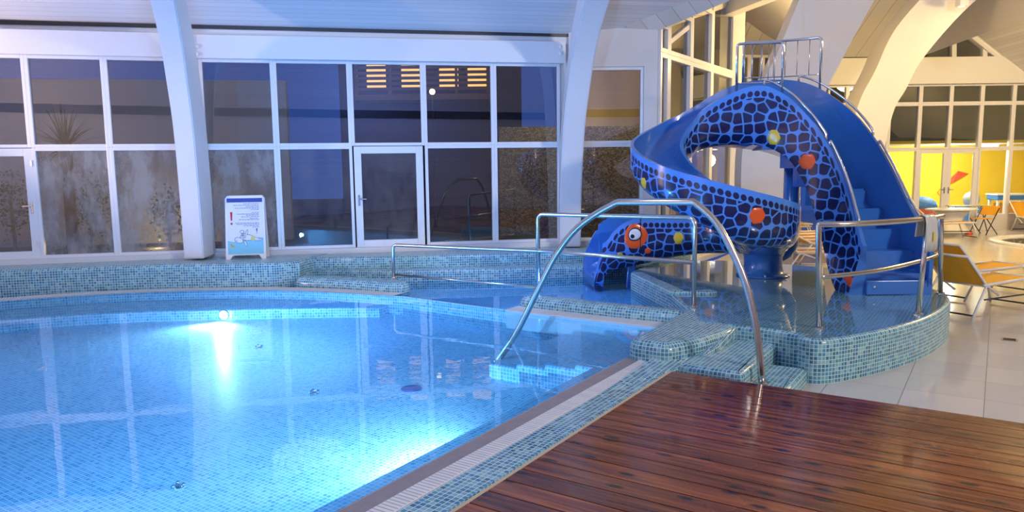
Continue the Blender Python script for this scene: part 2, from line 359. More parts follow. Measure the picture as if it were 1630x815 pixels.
def slab(name, pts, z0, z1, r, mats, parent=None, kind='structure', yaw=YAW, smooth=True):
    """a block on an outline with a rounded top edge; wall UV runs along the outline. z1 may be a function of (x, y)"""
    zf = z1 if callable(z1) else (lambda x, y: z1)
    pts = ccw([(float(p[0]), float(p[1])) for p in pts]); n = len(pts)
    nrm = []
    for i in range(n):
        a, b, c = Vector(pts[i - 1]), Vector(pts[i]), Vector(pts[(i + 1) % n])
        e1 = (b - a).normalized(); e2 = (c - b).normalized(); n1 = Vector((-e1.y, e1.x)); n2 = Vector((-e2.y, e2.x))
        m = (n1 + n2); m = m / max(.3, m.length_squared / 2) if m.length > 1e-4 else n1
        nrm.append(m)
    K = 4; prof = [(0, None, 0)] + [(r * (1 - math.cos(k / K * math.pi / 2)), -r + r * math.sin(k / K * math.pi / 2), 1) for k in range(K + 1)]
    bm = bmesh.new(); rings = []; vv = [0.0]
    for k, (o, dz, top) in enumerate(prof):
        ring = []
        for p, m in zip(pts, nrm):
            x, y = p[0] + m.x * o, p[1] + m.y * o; ring.append(bm.verts.new((x, y, (zf(x, y) + dz) if top else z0)))
        rings.append(ring)
    us = [0.0]
    for i in range(n): us.append(us[-1] + (Vector(pts[(i + 1) % n]) - Vector(pts[i])).length)
    uvl = bm.loops.layers.uv.verify()
    vs = [z0, zf(*pts[0]) - r] + [zf(*pts[0]) - r + r * (k / K) * math.pi / 2 for k in range(1, K + 1)]
    for k in range(len(rings) - 1):
        for i in range(n):
            j = (i + 1) % n; f = bm.faces.new((rings[k][i], rings[k][j], rings[k + 1][j], rings[k + 1][i])); f.smooth = smooth and k > 0
            for l, (u, v) in zip(f.loops, ((us[i], vs[k]), (us[i + 1], vs[k]), (us[i + 1], vs[k + 1]), (us[i], vs[k + 1]))): l[uvl].uv = (u, v)
    f = bm.faces.new(rings[-1]); c, s = math.cos(-yaw), math.sin(-yaw)
    if len(mats if isinstance(mats, (list, tuple)) else [mats]) > 1: f.material_index = 1
    for l in f.loops: x, y = l.vert.co.x, l.vert.co.y; l[uvl].uv = (x * c - y * s, x * s + y * c)
    bm.normal_update(); bmesh.ops.triangulate(bm, faces=[f], ngon_method='EAR_CLIP')
    return bmobj(name, bm, mats, parent, False, kind, uv=False)
def sheet(name, pts3, mat, kind='structure', uvx=None, uvy=None, parent=None, thick=0.0):
    """flat polygon in 3D with metric UV along the given axes, optionally thickened away from its normal"""
    pts = [Vector([float(c) for c in p]) for p in pts3]; bm = bmesh.new()
    nrm = Vector((0, 0, 0))
    for a, b in zip(pts, pts[1:] + pts[:1]): nrm += a.cross(b)
    nrm.normalize(); ux = Vector(uvx).normalized() if uvx else (pts[1] - pts[0]).normalized(); uy = nrm.cross(ux)
    f = bm.faces.new([bm.verts.new(p) for p in pts]); uvl = bm.loops.layers.uv.verify()
    if thick:
        g = bmesh.ops.extrude_face_region(bm, geom=[f]); bmesh.ops.translate(bm, vec=nrm * thick, verts=[v for v in g['geom'] if isinstance(v, bmesh.types.BMVert)])
        bmesh.ops.recalc_face_normals(bm, faces=bm.faces[:])
    for f in bm.faces:
        for l in f.loops: l[uvl].uv = (l.vert.co.dot(ux), l.vert.co.dot(uy))
    return bmobj(name, bm, mat, parent, False, kind, uv=False)

# ================================================================== POOL, FLOOR, PLATFORM
PC = np.array([-4.79, 5.44]); PR = 6.40
def circ(r, deg): return PC + r * np.array([math.cos(R(deg)), math.sin(R(deg))])
p_in = P(640, 472, ZW)[:2]
a_in = math.degrees(math.atan2(*(P(605, 471, ZW)[:2] - PC)[::-1]))
arc = [circ(PR, a_in + (196 - a_in) * k / 40) for k in range(41)]
deep = [L(-9.5, -.55), L(.2, -.55), L(1.74, -.55), L(1.74, -3.05), p_in] + arc
splash_edge = [P(1092, 492, ZW)[:2], P(1082, 470, ZW)[:2], P(1018, 436, ZW)[:2]]
tier2 = [P(930, 437, ZW)[:2], P(800, 444, ZW)[:2], P(640, 449, ZW)[:2], P(500, 452, ZW)[:2]]
def zpool(x, y): return -.03 - .030 * (11.6 - y) if y > 0 else -.378
# deep basin: walls and floor
bm = bmesh.new(); dp = ccw([tuple(p) for p in deep]); uvl = bm.loops.layers.uv.verify(); u = 0
for p, q in zip(dp, dp[1:] + dp[:1]):
    w = math.dist(p, q); vs = [bm.verts.new((*p, -.42)), bm.verts.new((*q, -.42)), bm.verts.new((*q, ZW + .005)), bm.verts.new((*p, ZW + .005))]
    f = bm.faces.new(vs[::-1])
    for l, uvc in zip(f.loops, [(u, ZW), (u + w, ZW), (u + w, -.38), (u, -.38)]): l[uvl].uv = uvc
    u += w
bmobj('wall_pool', bm, M['pooltile'], kind='structure', uv=False)
bm = bmesh.new(); f = bm.faces.new([bm.verts.new((*p, zpool(*p))) for p in dp]); bmobj('floor_pool', bm, M['pooltile'], kind='structure', yaw=YAW)
# underwater benches
slab('bench_underwater_near_wall', [L(-9.5, -.53), L(.1, -.53), L(.1, -.80), L(-9.5, -.80)], -.40, .172, .012, M['pooltile'])
ob = [circ(PR + .02, a_in - 1 + (196 - a_in) * k / 40) for k in range(41)]; ib = [circ(PR - .95 + .75 * max(0, 1 - k / 9) ** 2, a_in - 1 + (196 - a_in) * k / 40) for k in range(41)]
slab('bench_underwater_far_wall', ob + ib[::-1], -.40, .10, .03, M['pooltile'])
# shallow splash basin floor
slab('floor_splash_basin', [L(1.74, -.4), L(1.74, -3.05), p_in, P(600, 470, ZW)[:2], P(490, 470, ZW)[:2], P(480, 445, ZW)[:2], D(640, 400, 13.4)[:2], D(1000, 400, 13.4)[:2], L(5.5, -2.2)], -.3, .09, .03, M['pooltile'])
# pool steps
for k in range(5):
    b0 = -2.12 + .36 * k; z = .02 + .045 * k
    slab('step_underwater', fillet([(*L(.02, b0), 0), (*L(1.76, b0), 0), (*L(1.76, -.5), 0), (*L(.02, -.5), 0)], .06, 4, True), -.38, z, .03, M['pooltile'])
# water surface
wpts = [L(-9.5, -.53), L(.6, -.53), L(1.9, -.45)] + splash_edge + tier2 + [P(480, 455, ZW)[:2]] + [circ(PR + .06, a_in + 6 + (190 - a_in) * k / 30) for k in range(31)]
bm = bmesh.new(); f = bm.faces.new([bm.verts.new((float(p[0]), float(p[1]), ZW - .004)) for p in wpts]); bmesh.ops.triangulate(bm, faces=[f]); bmesh.ops.recalc_face_normals(bm, faces=bm.faces[:])
wo = bmobj('water_pool', bm, M['water'], kind='structure'); tag(wo, 'clear blue lit water filling the swimming pool and splash basin')
if wo.data.polygons[0].normal.z < 0: wo.data.flip_normals()

# overflow edge beside the deck: slot, grating, mosaic strip, sand coloured edging
M['stone'] = simple('brown_stone_edge', (.30, .25, .24), .4, noise=.2, nscale=14)
M['edging'] = simple('sand_edging', (.62, .48, .28), .6, noise=.1, nscale=10)
slab('trim_1', [L(-9.5, -.56), L(.55, -.56), L(.55, -.40), L(-9.5, -.40)], -.38, ZW + .004, .004, M['stone'])
slab('trim_2', [L(-9.5, -.40), L(.45, -.40), L(.45, -.26), L(-9.5, -.26)], 0, ZW + .012, .004, [M['white'], M['grate']], yaw=math.atan2(E1[1], E1[0]))
def zramp(x, y):
    a = (np.array([x, y]) - Q0) @ E1; t = min(1, max(0, (a - .1) / 1.3)); return ZW + .008 + (ZP - ZW - .02) * t
sp_ = [(-9.5, 0)] + [(-1 + .3 * k, 0) for k in range(12)]
slab('kerb_mosaic', [L(a, .0) if a < 0 else L(a, .02 + .20 * min(1, a / .7)) for a, _ in sp_] + [L(a, -.26) for a, _ in sp_[::-1]], -.02, zramp, .012, M['strip'])
slab('trim_3', [L(-9.5, .0), L(.02, .0), L(.02, .035), L(-9.5, .035)], 0, ZW + .01, .006, M['edging'])
# raised tongue between pool and outer steps
tong = fillet([(*L(3.1, -.62), 0), (*L(.30, -.55), 0), (*L(.22, -.46), 0), (*L(.20, -.10), 0), (*L(.62, .10), 0), (*L(1.2, .22), 0), (*L(3.1, .24), 0)], [0, .08, .08, .1, .2, .1, 0], 4)
slab('kerb_tongue', [(p.x, p.y) for p in tong], -.2, ZP - .005, .09, M['teal'])
# outer steps from the hall floor
slab('step_upper', fillet([(*L(.10, .05), 0), (*L(1.45, .05), 0), (*L(1.45, .66), 0), (*L(.10, .66), 0)], [0, 0, .1, .05], 4, True), 0, .30, .06, M['teal'])
slab('step_lower', fillet([(*L(.08, .60), 0), (*L(1.14, .60), 0), (*L(1.14, 1.03), 0), (*L(.08, 1.03), 0)], [0, 0, .1, .05], 4, True), 0, .15, .06, M['teal'])
# slide platform
pf = [L(1.36, -.2), L(1.36, .60), L(1.30, .92), P(1270, 536, ZP)[:2], P(1300, 541, ZP)[:2], P(1340, 538, ZP)[:2], P(1400, 527, ZP)[:2], P(1455, 513, ZP)[:2], P(1492, 498, ZP)[:2], P(1512, 482, ZP)[:2], P(1510, 470, ZP)[:2], P(1490, 460, ZP)[:2]]
pfs = catmull([(*p, 0) for p in pf[2:]], 5)
back = [P(1400, 432, ZP)[:2], P(1250, 420, ZP)[:2], P(1150, 414, ZP)[:2], P(1040, 417, ZP)[:2]]
sed = [P(1004, 432, ZP)[:2], P(1064, 466, ZP)[:2], P(1092, 490, ZP)[:2]]
slab('floor_slide_platform', [tuple(p) for p in pf[:2]] + [(p.x, p.y) for p in pfs] + [tuple(p) for p in back + sed], 0, ZP, .05, [M['teal'], M['wet']])
# low kerbs
def strip_outline(pts, w, cap=True, n=6):
    pts = [Vector((float(p[0]), float(p[1]))) for p in pts]; Lf, Rt = [], []
    for i, p in enumerate(pts):
        t = (pts[min(i + 1, len(pts) - 1)] - pts[max(0, i - 1)]).normalized(); nn = Vector((-t.y, t.x)); Lf.append(p + nn * w / 2); Rt.append(p - nn * w / 2)
    end, beg = [], []
    t = (pts[-1] - pts[-2]).normalized(); nn = Vector((-t.y, t.x))
    if cap: end = [pts[-1] + (nn * math.cos(math.pi * k / n) + t * math.sin(math.pi * k / n)) * w / 2 for k in range(1, n)]
    t = (pts[0] - pts[1]).normalized(); nn = Vector((-t.y, t.x))
    if cap: beg = [pts[0] + (nn * math.cos(math.pi * k / n) + t * math.sin(math.pi * k / n)) * w / 2 for k in range(1, n)]
    return [(p.x, p.y) for p in Lf + end + Rt[::-1] + beg]
slab('kerb_splash_near', strip_outline([L(2.16, -2.85), L(2.16, -1.5), L(2.2, -.45)], .34), 0, .39, .11, M['teal'])
slab('trim_4', [L(1.72, -3.0), L(1.72, -.50), L(2.04, -.50), L(2.04, -3.0)], 0, ZW + .015, .004, [M['white'], M['grate']], yaw=YAW)
kr = [P(490, 449, .3)[:2], P(560, 452, .3)[:2], P(632, 457, .3)[:2]]
slab('kerb_splash_left', strip_outline(kr, .40), 0, .40, .12, M['teal'])
slab('kerb_splash_right', strip_outline([P(1016, 433, .5)[:2], P(1080, 462, .5)[:2], P(1128, 461, .5)[:2]], .24), 0, .49, .04, M['teal'])
# far grating ring in front of the ledge
aa = [a_in - 2 + (190 - a_in) * k / 36 for k in range(37)]
bm = bmesh.new(); uvl = bm.loops.layers.uv.verify()
for k in range(36):
    q = [circ(PR - .02, aa[k]), circ(PR + .30, aa[k]), circ(PR + .30, aa[k + 1]), circ(PR - .02, aa[k + 1])]
    f = bm.faces.new([bm.verts.new((*p, ZW + .012)) for p in q][::-1]); s0, s1 = PR * R(aa[k]), PR * R(aa[k + 1])
    for l in f.loops:
        i = min(range(4), key=lambda i: math.dist(l.vert.co[:2], q[i])); l[uvl].uv = ((s0, s0, s1, s1)[i], (0, .3, .3, 0)[i])
bmobj('trim_5', bm, M['grate'], kind='structure', uv=False)
# window ledge, two runs
wl = [P(x, y, ZW + .01)[:2] for x, y in [(0, 469.5), (120, 464), (240, 459.5), (360, 457.5), (440, 455.5), (478, 452)]]
slab('wall_ledge', [(-13, 11.2)] + [tuple(p) for p in wl] + [tuple(P(486, 449, ZW)[:2]), tuple(P(486, 449, ZW)[:2] + np.array([.12, .35])), (-3.2, 14.0), (-5.4, 13.5), (-13, 11.9)], 0, .64, .07, M['teal'])
t1 = [P(x, y, .62)[:2] for x, y in [(478, 411), (640, 409), (800, 405), (930, 401), (1050, 398)]]
slab('wall_ledge_recessed', [tuple(p) for p in t1] + [(3.6, 14.8), (-3.6, 14.2)], 0, .63, .05, M['teal'])
t2 = [P(x, y, .42)[:2] for x, y in [(486, 430), (640, 431), (800, 428), (930, 424), (1050, 421)]]
slab('step_splash_basin', [tuple(p) for p in t2] + [(3.4, 13.6), (-3.7, 13.0)], 0, .42, .05, M['teal'])
# hall floor
fe = [L(-14, .0), L(2.0, .0), L(3.5, -1.0), L(6.2, -3.0), (3.2, 14.3)]
bm = bmesh.new(); f = bm.faces.new([bm.verts.new((float(p[0]), float(p[1]), 0)) for p in fe + [(6.5, 20.0), (6.5, 34), (34, 34), (34, -9)]]); bmesh.ops.recalc_face_normals(bm, faces=bm.faces[:])
fo = bmobj('floor', bm, M['floor'], kind='structure', yaw=YAW)
if fo.data.polygons[0].normal.z < 0: fo.data.flip_normals()
bm = bmesh.new(); bm.faces.new([bm.verts.new(p) for p in [(-14, -9, .1), (-1, -9, .1), (-4.0, .2, .1), (-9.5, 1.0, .1), (-11.0, 3.5, .1), (-11.0, 12, .1), (-14, 12, .1)]]); bmobj('floor_far_side', bm, M['floor'], kind='structure', yaw=YAW)
# timber deck: one terrace of boards
bm = bmesh.new()
for k in range(54):
    a1 = -.006 - .19 * k; a0 = a1 - .180
    c = L((a0 + a1) / 2, .035 + 5.5); bm_box(bm, (c[0], c[1], ZW - .008), (11.0, .180, .04), Matrix.Rotation(YAW, 4, 'Z'))
bm_box(bm, (*L(-.03, 5.5), .1), (11.0, .02, .2), Matrix.Rotation(YAW, 4, 'Z'))
uvl = bm.loops.layers.uv.verify(); boxuv(bm, YAW)
off = float(np.array([math.sin(-YAW), math.cos(-YAW)]) @ Q0)
for f in bm.faces:
    for l in f.loops: l[uvl].uv = (l[uvl].uv[0], l[uvl].uv[1] - off)
bmobj('floor_deck', bm, M['deck'], kind='structure', uv=False)

# ================================================================== FACADE
def v2(p): return np.array([float(p[0]), float(p[1])])
def wallbox(name, A, B, z0, z1, th, mat, kind='structure', off=0.0, yawuv=True, parent=None):
    A, B = v2(A), v2(B); d = B - A; ln = np.hypot(*d); n = np.array([d[1], -d[0]]) / ln
    c = (A + B) / 2 + n * off; yaw = math.atan2(d[1], d[0]); bm = bmesh.new()
    bm_box(bm, (c[0], c[1], (z0 + z1) / 2), (ln, th, z1 - z0), Matrix.Rotation(yaw, 4, 'Z'))
    return bmobj(name, bm, mat, parent, False, kind, yaw=yaw)
def bm_wallbox(bm, A, B, z0, z1, th, off=0.0):
    A, B = v2(A), v2(B); d = B - A; ln = np.hypot(*d); n = np.array([d[1], -d[0]]) / ln; c = (A + B) / 2 + n * off
    bm_box(bm, (c[0], c[1], (z0 + z1) / 2), (ln, th, z1 - z0), Matrix.Rotation(math.atan2(d[1], d[0]), 4, 'Z'), .006)
wn_ = [0]; dn_ = [0]
def window(A, B, z0, z1, fw=.06, dep=.10, g='glass', fm='frame', name=None, off=0.0):
    """one glazed field between plan points: a frame and its pane"""
    A, B = v2(A), v2(B); u = (B - A) / np.hypot(*(B - A)); bm = bmesh.new()
    for a, b, c, d in ((A, A + u * fw, z0, z1), (B - u * fw, B, z0, z1)): bm_wallbox(bm, a, b, c, d, dep, off)
    for c, d in ((z0, z0 + fw), (z1 - fw, z1)): bm_wallbox(bm, A + u * fw, B - u * fw, c, d, dep, off)
    wn_[0] += 1; o = bmobj(name or 'window_%d' % wn_[0], bm, M[fm], kind='structure')
    n = np.array([u[1], -u[0]]); bm = bmesh.new(); a, b = A + u * fw * .8 + n * off, B - u * fw * .8 + n * off
    bm.faces.new([bm.verts.new(p) for p in ((*a, z0 + fw * .8), (*b, z0 + fw * .8), (*b, z1 - fw * .8), (*a, z1 - fw * .8))])
    bmobj('pane', bm, M[g], o, uv=False)
    return o
def door(A, B, z0, z1, handle='left', g='glass', off=0.0, bar=True):
    A, B = v2(A), v2(B); u = (B - A) / np.hypot(*(B - A)); n = np.array([u[1], -u[0]]); dn_[0] += 1
    o = window(A, B, z0, z1, .13, .09, g, name='door_%d' % dn_[0], off=off)
    h = (A + u * .065) if handle == 'left' else (B - u * .065); s = 1 if handle == 'left' else -1
    bm = bmesh.new(); zc = z0 + (z1 - z0) * .47; q = h + n * (off + .055)
    bm_box(bm, (*q, zc), (.035, .02, .20), Matrix.Rotation(math.atan2(u[1], u[0]), 4, 'Z'), .005)
    q2 = h + n * (off + .09); bm_bar(bm, (*q, zc + .03), (*q2, zc + .03), .02, .02); bm_bar(bm, (*q2, zc + .03), (*(q2 + u * s * .14), zc + .02), .02, .025, bev=.004)
    bmobj('door_handle', bm, M['chrome'], o, uv=False)
    if bar:
        for e in (A, B):
            bm = bmesh.new(); q = (e + u * (.02 if e is A else -.02)) + n * (off + .05)
            for zz in (z0 + .25, z1 - .25): bm_box(bm, (*q, zz), (.03, .03, .10))
            bmobj('hinge', bm, M['frame'], o, uv=False)
    return o
# --- middle run, between the two timber arches
MA, MB = (-5.45, 13.235), (.985, 14.456)
ZS = .72; pm = onwall(600, MA, MB, 97)
ZT = zat(600, 98, pm); ZM = zat(620, 232, onwall(620, MA, MB, 232))
mx_ = [onwall(x, MA, MB, 236) for x in (325, 441, 560.5, 676, 786.5, 891)]
for i in range(5):
    window(mx_[i], mx_[i + 1], ZM, ZT, .055, g='glass')
    if i == 2: door(mx_[i] + (mx_[i + 1] - mx_[i]) * .02, mx_[i + 1] - (mx_[i + 1] - mx_[i]) * .03, ZS, ZM - .01, 'left', 'haze')
    else: window(mx_[i], mx_[i + 1], ZS, ZM, .055, g=('mist2' if i == 0 else 'haze' if i == 1 else 'glass'))
# --- left run
LA, LB = (-8.0, 12.565), (-5.6, 13.135)
lx = [onwall(x, LA, LB, 238) for x in (-75, 52, 176, 300)]
for i in range(3):
    window(lx[i], lx[i + 1], ZM, ZT, .055)
    if i == 0: door(lx[i], lx[i + 1], ZS, ZM - .01, 'right', 'haze')
    else: window(lx[i], lx[i + 1], ZS, ZM, .055, g=('mist1' if i == 1 else 'mist2'))
l0 = lx[0] - (lx[1] - lx[0]) * 2.6
for i in range(2): window(l0 + (lx[0] - l0) * i / 2, l0 + (lx[0] - l0) * (i + 1) / 2, ZS, ZT, .055)
# --- right run beyond the second arch
RA, RB = (1.15, 14.47), (3.0, 14.47)
r0, r1 = onwall(905, RA, RB, 236), onwall(1023, RA, RB, 236)
ZTR = zat(980, 107, onwall(980, RA, RB, 107)); ZMR = zat(980, 229, onwall(980, RA, RB, 229))
window(r0, r1, ZMR, ZTR, .06); window(r0, r1, ZS, ZMR, .06)
r2 = onwall(1044, RA, RB, 236)
wallbox('wall_right_return', r1, r2, 0, 5.2, .16, M['plaster'])
wallbox('wall_over_right_pane', r0, r1, ZTR, 5.2, .16, M['plaster'])
# sills and fascias
for nm, a, b in (('trim_6', MA, MB), ('trim_7', l0, LB), ('trim_8', RA, r2)):
    wallbox(nm, a, b, .60, ZS, .24, M['white'], off=.02)
ZF = zat(600, 63, onwall(600, MA, MB, 63))
wallbox('beam_fascia_middle', onwall(312, MA, MB, 80), onwall(897, MA, MB, 80), ZT, ZF, .14, M['white'], off=.08)
wallbox('beam_fascia_left', l0, onwall(300, LA, LB, 80), ZT, ZF, .14, M['white'], off=.08)
wallbox('wall_arch_infill', lx[3] + (lx[3] - lx[2]) * -.02, mx_[0], 0, ZF + .3, .06, M['plaster'], off=-.03)
wallbox('wall_arch_infill.001', mx_[5], r0, 0, ZF + .5, .06, M['plaster'], off=-.03)
for px, py in ((318, 76), (318, 88), (889, 76), (889, 87)):
    p = onwall(px, MA, MB, py); z = zat(px, py, p); bm = bmesh.new(); nn = np.array([MB[1] - MA[1], -(MB[0] - MA[0])]); nn = nn / np.hypot(*nn)
    q = p + nn * .16; bmesh.ops.create_uvsphere(bm, u_segments=10, v_segments=6, radius=.035); bmesh.ops.scale(bm, vec=(1, .5, 1), verts=bm.verts[:]); bmesh.ops.translate(bm, vec=(*q, z), verts=bm.verts[:])
    o = bmobj('beam_bolt', bm, M['white'], uv=False, smooth=True); o['kind'] = 'structure'

# ================================================================== ROOF
nh = np.array([MB[1] - MA[1], -(MB[0] - MA[0])]); nh /= np.hypot(*nh); th_ = np.array([-nh[1], nh[0]])
SL = .40; E0 = v2(MA) + nh * .1; ZE = zat(600, 48, onwall(600, MA, MB, 48)) + .02
def zroof(p): return ZE + SL * ((v2(p) - E0) @ nh)
def onroof(px, py):
    d = ray(px, py); t = (ZE + SL * (-E0 @ nh) - EYE) / (d[2] - SL * (d[:2] @ nh)); return CAM + d * t
c0 = onroof(953, 58); c1 = onroof(1100, 0); cdir = (c1 - c0) / np.linalg.norm(c1 - c0); c2 = c0 + cdir * 9.5
wl_ = E0 - th_ * (-9); 
eL = E0 + th_ * 0; 
pA = v2(l0) + nh * .1 + th_ * (-3)
tl = E0 - (th_ if th_[0] > 0 else -th_) * 8.0
tl3 = (*tl, ZE); far_in = v2(c2) - (v2(c2) - tl) @ (th_ if th_[0] > 0 else -th_) * (th_ if th_[0] > 0 else -th_)
sheet('ceiling', [tl3, c0, c2, (*far_in, zroof(far_in))], M['ceil'], uvx=(*th_, 0), thick=.0)
# eave: groove board and soffit strip under the boards
wallbox('trim_9', tl, c0[:2], ZE - .075, ZE - .015, .02, M['dark'], off=.045)
wallbox('trim_10', tl, c0[:2], ZF - .02, ZE - .04, .10, M['white'], off=-.02)
# boards between the roof edge and the bay window
BAY0 = r2; 
def bay(t): return BAY0 + E1 * t
def bay_t(px, py=150): 
    q = onwall(px, BAY0, BAY0 + E1, py); return (q - BAY0) @ E1
tC = bay_t(1163, 150); zb0 = zat(1052, 52, bay(.1)); zb1 = zat(1157, 9, bay(tC))
b0 = (*bay(-.05), zb0); b1 = (*bay(tC), zb1)
sheet('ceiling_bay', [c0, b0, b1, (b1[0] + .6, b1[1] + .5, zb1 + .6), c2], M['ceilwarm'], uvx=(*(bay(1) - bay(0)), 0))
# bay window wall: transoms, mullions
zt1 = zat(1100, 100, bay(bay_t(1100, 100)))
tm = [0.0] + [bay_t(x, 150) for x in (1059, 1095, 1128)] + [tC]
def zb(t): return zb0 + (zb1 - zb0) * t / tC
for i in range(4):
    for z0, z1 in ((.1, zt1), (zt1, None)):
        if z1 is None: z1 = zb(tm[i + 1]) + .05
        window(bay(tm[i]), bay(tm[i + 1]), z0, z1, .09, .16, fm='whitewarm' if 'whitewarm' in M else 'frame')
wallbox('wall_bay_base', bay(0), bay(tC), 0, .12, .2, M['white'])
bmw = bmesh.new(); bm_bar(bmw, (*bay(tm[1] + .1), zt1 + .25), (*bay(tm[2]), zb(tm[2]) - .1), .10, .09); o = bmobj('beam_raking', bmw, M['frame'], kind='structure')
# column and capital
cp = bay(tC) + np.array([.12, 0]); zc1 = zb1 + .3
bm = bmesh.new(); bm_box(bm, (cp[0], cp[1], zc1 / 2), (.30, .30, zc1), bev=.02); bmobj('column_bay', bm, M['white'], kind='structure')
k0 = D(1157, 12, cp[1] - .15); k1 = D(1245, -24, cp[1] - 2.5)
bm = bmesh.new(); bm_bar(bm, k0, k1, .30, .42); bmobj('beam_capital', bm, M['white'], kind='structure')
# glazed wall beyond the column
G0, G1 = D(1172, 250, 22.0)[:2], D(1262, 250, 22.4)[:2]
gm = [G0 + (G1 - G0) * t for t in (0, .18, .40, .62, .84, 1.0)]
for i in range(5):
    zs = [.2, 3.0, 4.35, 5.3]
    for z0, z1 in zip(zs, zs[1:]): window(gm[i], gm[i + 1], z0, z1, .07)
sheet('ceiling_wedge', [D(1172, 26, 21.9), D(1262, 76, 22.2), D(1330, 40, 17), D(1225, -40, 17)], M['plaster'], thick=.05)
# timber arches
def arch(name, pts, w, d, mat):
    """rectangular section swept along a curve in a vertical plane; w across the picture, d in depth"""
    c = catmull(pts, 6); bm = bmesh.new(); rings = []
    for i, p in enumerate(c):
        t = (c[min(i + 1, len(c) - 1)] - c[max(i - 1, 0)]).normalized(); x = Vector((1, 0, 0)); y = t.cross(x).normalized(); x = y.cross(t).normalized()
        rings.append([bm.verts.new(p + x * sx * w / 2 + y * sy * d / 2) for sx, sy in ((-1, -1), (1, -1), (1, 1), (-1, 1))])
    for a, b in zip(rings, rings[1:]):
        for k in range(4): bm.faces.new((a[k], a[(k + 1) % 4], b[(k + 1) % 4], b[k]))
    bm.faces.new(rings[0]); bm.faces.new(rings[-1]); bmesh.ops.recalc_face_normals(bm, faces=bm.faces[:])
    bmesh.ops.bevel(bm, geom=[e for e in bm.edges if e.calc_face_angle(0) > 1.2], offset=.02, segments=2, affect='EDGES')
    return bmobj(name, bm, mat, kind='structure', uv=False)
arch('column_arch_left', [D(319, 408, 12.9), D(311, 300, 12.85), D(302, 200, 12.7), D(291, 120, 12.4), D(281, 60, 12.0), D(268, 0, 11.4), D(252, -60, 10.6), D(225, -140, 9.6)], .34, .55, M['arch'])
arch('column_arch_middle', [D(906, 390, 14.25), D(907, 300, 14.2), D(912, 200, 14.0), D(921, 120, 13.7), D(930, 60, 13.3), D(944, 0, 12.7), D(965, -60, 11.9), D(1005, -150, 10.7)], .40, .55, M['arch'])
def slab_arch(name, left, right, y, th, mat):
    """a broad curved timber, its two edges traced in its own vertical plane"""
    A = catmull([D(*p, y) for p in left], 6); B = catmull([D(*p, y) for p in right], 6); n = min(len(A), len(B)); bm = bmesh.new(); rings = []
    for i in range(n):
        a, b = A[i], B[i]; off = Vector((.0, th, 0)); rings.append([bm.verts.new(v) for v in (a, b, b + off, a + off)])
    for a, b in zip(rings, rings[1:]):
        for k in range(4): bm.faces.new((a[k], a[(k + 1) % 4], b[(k + 1) % 4], b[k]))
    bm.faces.new(rings[0]); bm.faces.new(rings[-1]); bmesh.ops.recalc_face_normals(bm, faces=bm.faces[:])
    return bmobj(name, bm, mat, kind='structure', uv=False)
slab_arch('column_arch_slide', [(1178, 436), (1179, 330), (1183, 230), (1205, 150), (1235, 90), (1272, 0), (1310, -80)], [(1262, 436), (1265, 330), (1280, 240), (1306, 165), (1340, 95), (1392, 0), (1440, -80)], 15.2, .45, M['arch'])
slab_arch('column_arch_right', [(1330, 396), (1341, 270), (1366, 168), (1393, 113), (1421, 53), (1464, 0), (1525, -60)], [(1392, 396), (1399, 290), (1420, 185), (1442, 142), (1472, 89), (1548, 5), (1640, -60)], 19.0, .8, M['arch'])
# right facade
YF = 23.4
def fx(px, py=200): return D(px, py, YF)[:2]
def fz(py, px=1530): return D(px, py, YF)[2]
fxs = [fx(x) for x in (1315, 1346, 1376, 1413, 1462, 1510.5, 1559.5, 1610, 1661, 1712)]
zD, zM2, zB0, zB1 = fz(237), fz(165), fz(134), fz(92)
for i in range(len(fxs) - 1):
    a, b = fxs[i], fxs[i + 1]
    window(a, b, zM2, zB0, .06, .14); window(a, b, zD, zM2, .06, .14)
    if i in (4, 5): door(a, b, .12, zD, 'right' if i == 4 else 'left', bar=False)
    else: window(a, b, .45 if i > 5 else .12, zD, .06, .14)
wallbox('wall_low_right', fxs[6], fxs[-1], 0, .45, .2, M['plaster'])
wallbox('wall_low_right.001', fxs[0], fxs[6], 0, .12, .2, M['plaster'])
wallbox('beam_right', fxs[0] - np.array([1.2, 0]), fxs[-1], zB0, zB1, .3, M['white'], off=.1)
# gable glazing above the beam with its raking beam
ga, gp, gb = D(1474, 92, YF), D(1524, 34, YF), D(1606, 95, YF)
gxs = [(1476, 90, 1517, 50), (1517, 50, 1565, 68), (1565, 68, 1598, 92)]
bm = bmesh.new(); q = [bm.verts.new(p) for p in (ga, gb, D(1530, 40, YF), D(1522, 44, YF))]; bm.faces.new(q); o = bmobj('window_gable', bm, M['glass'], kind='structure', uv=False)
bm = bmesh.new(); bm_bar(bm, D(1524, 30, YF - .05), D(1612, 100, YF - .05), .3, .5, bev=.02); bmobj('beam_gable', bm, M['white'], kind='structure')
bm = bmesh.new()
for x, yy in ((1517, 48), (1566, 66), (1611, 80)): bm_bar(bm, D(x, 94, YF - .05), D(x, yy, YF - .05), .14, .14)
bmobj('trim_11', bm, M['frame'], kind='structure', uv=False)
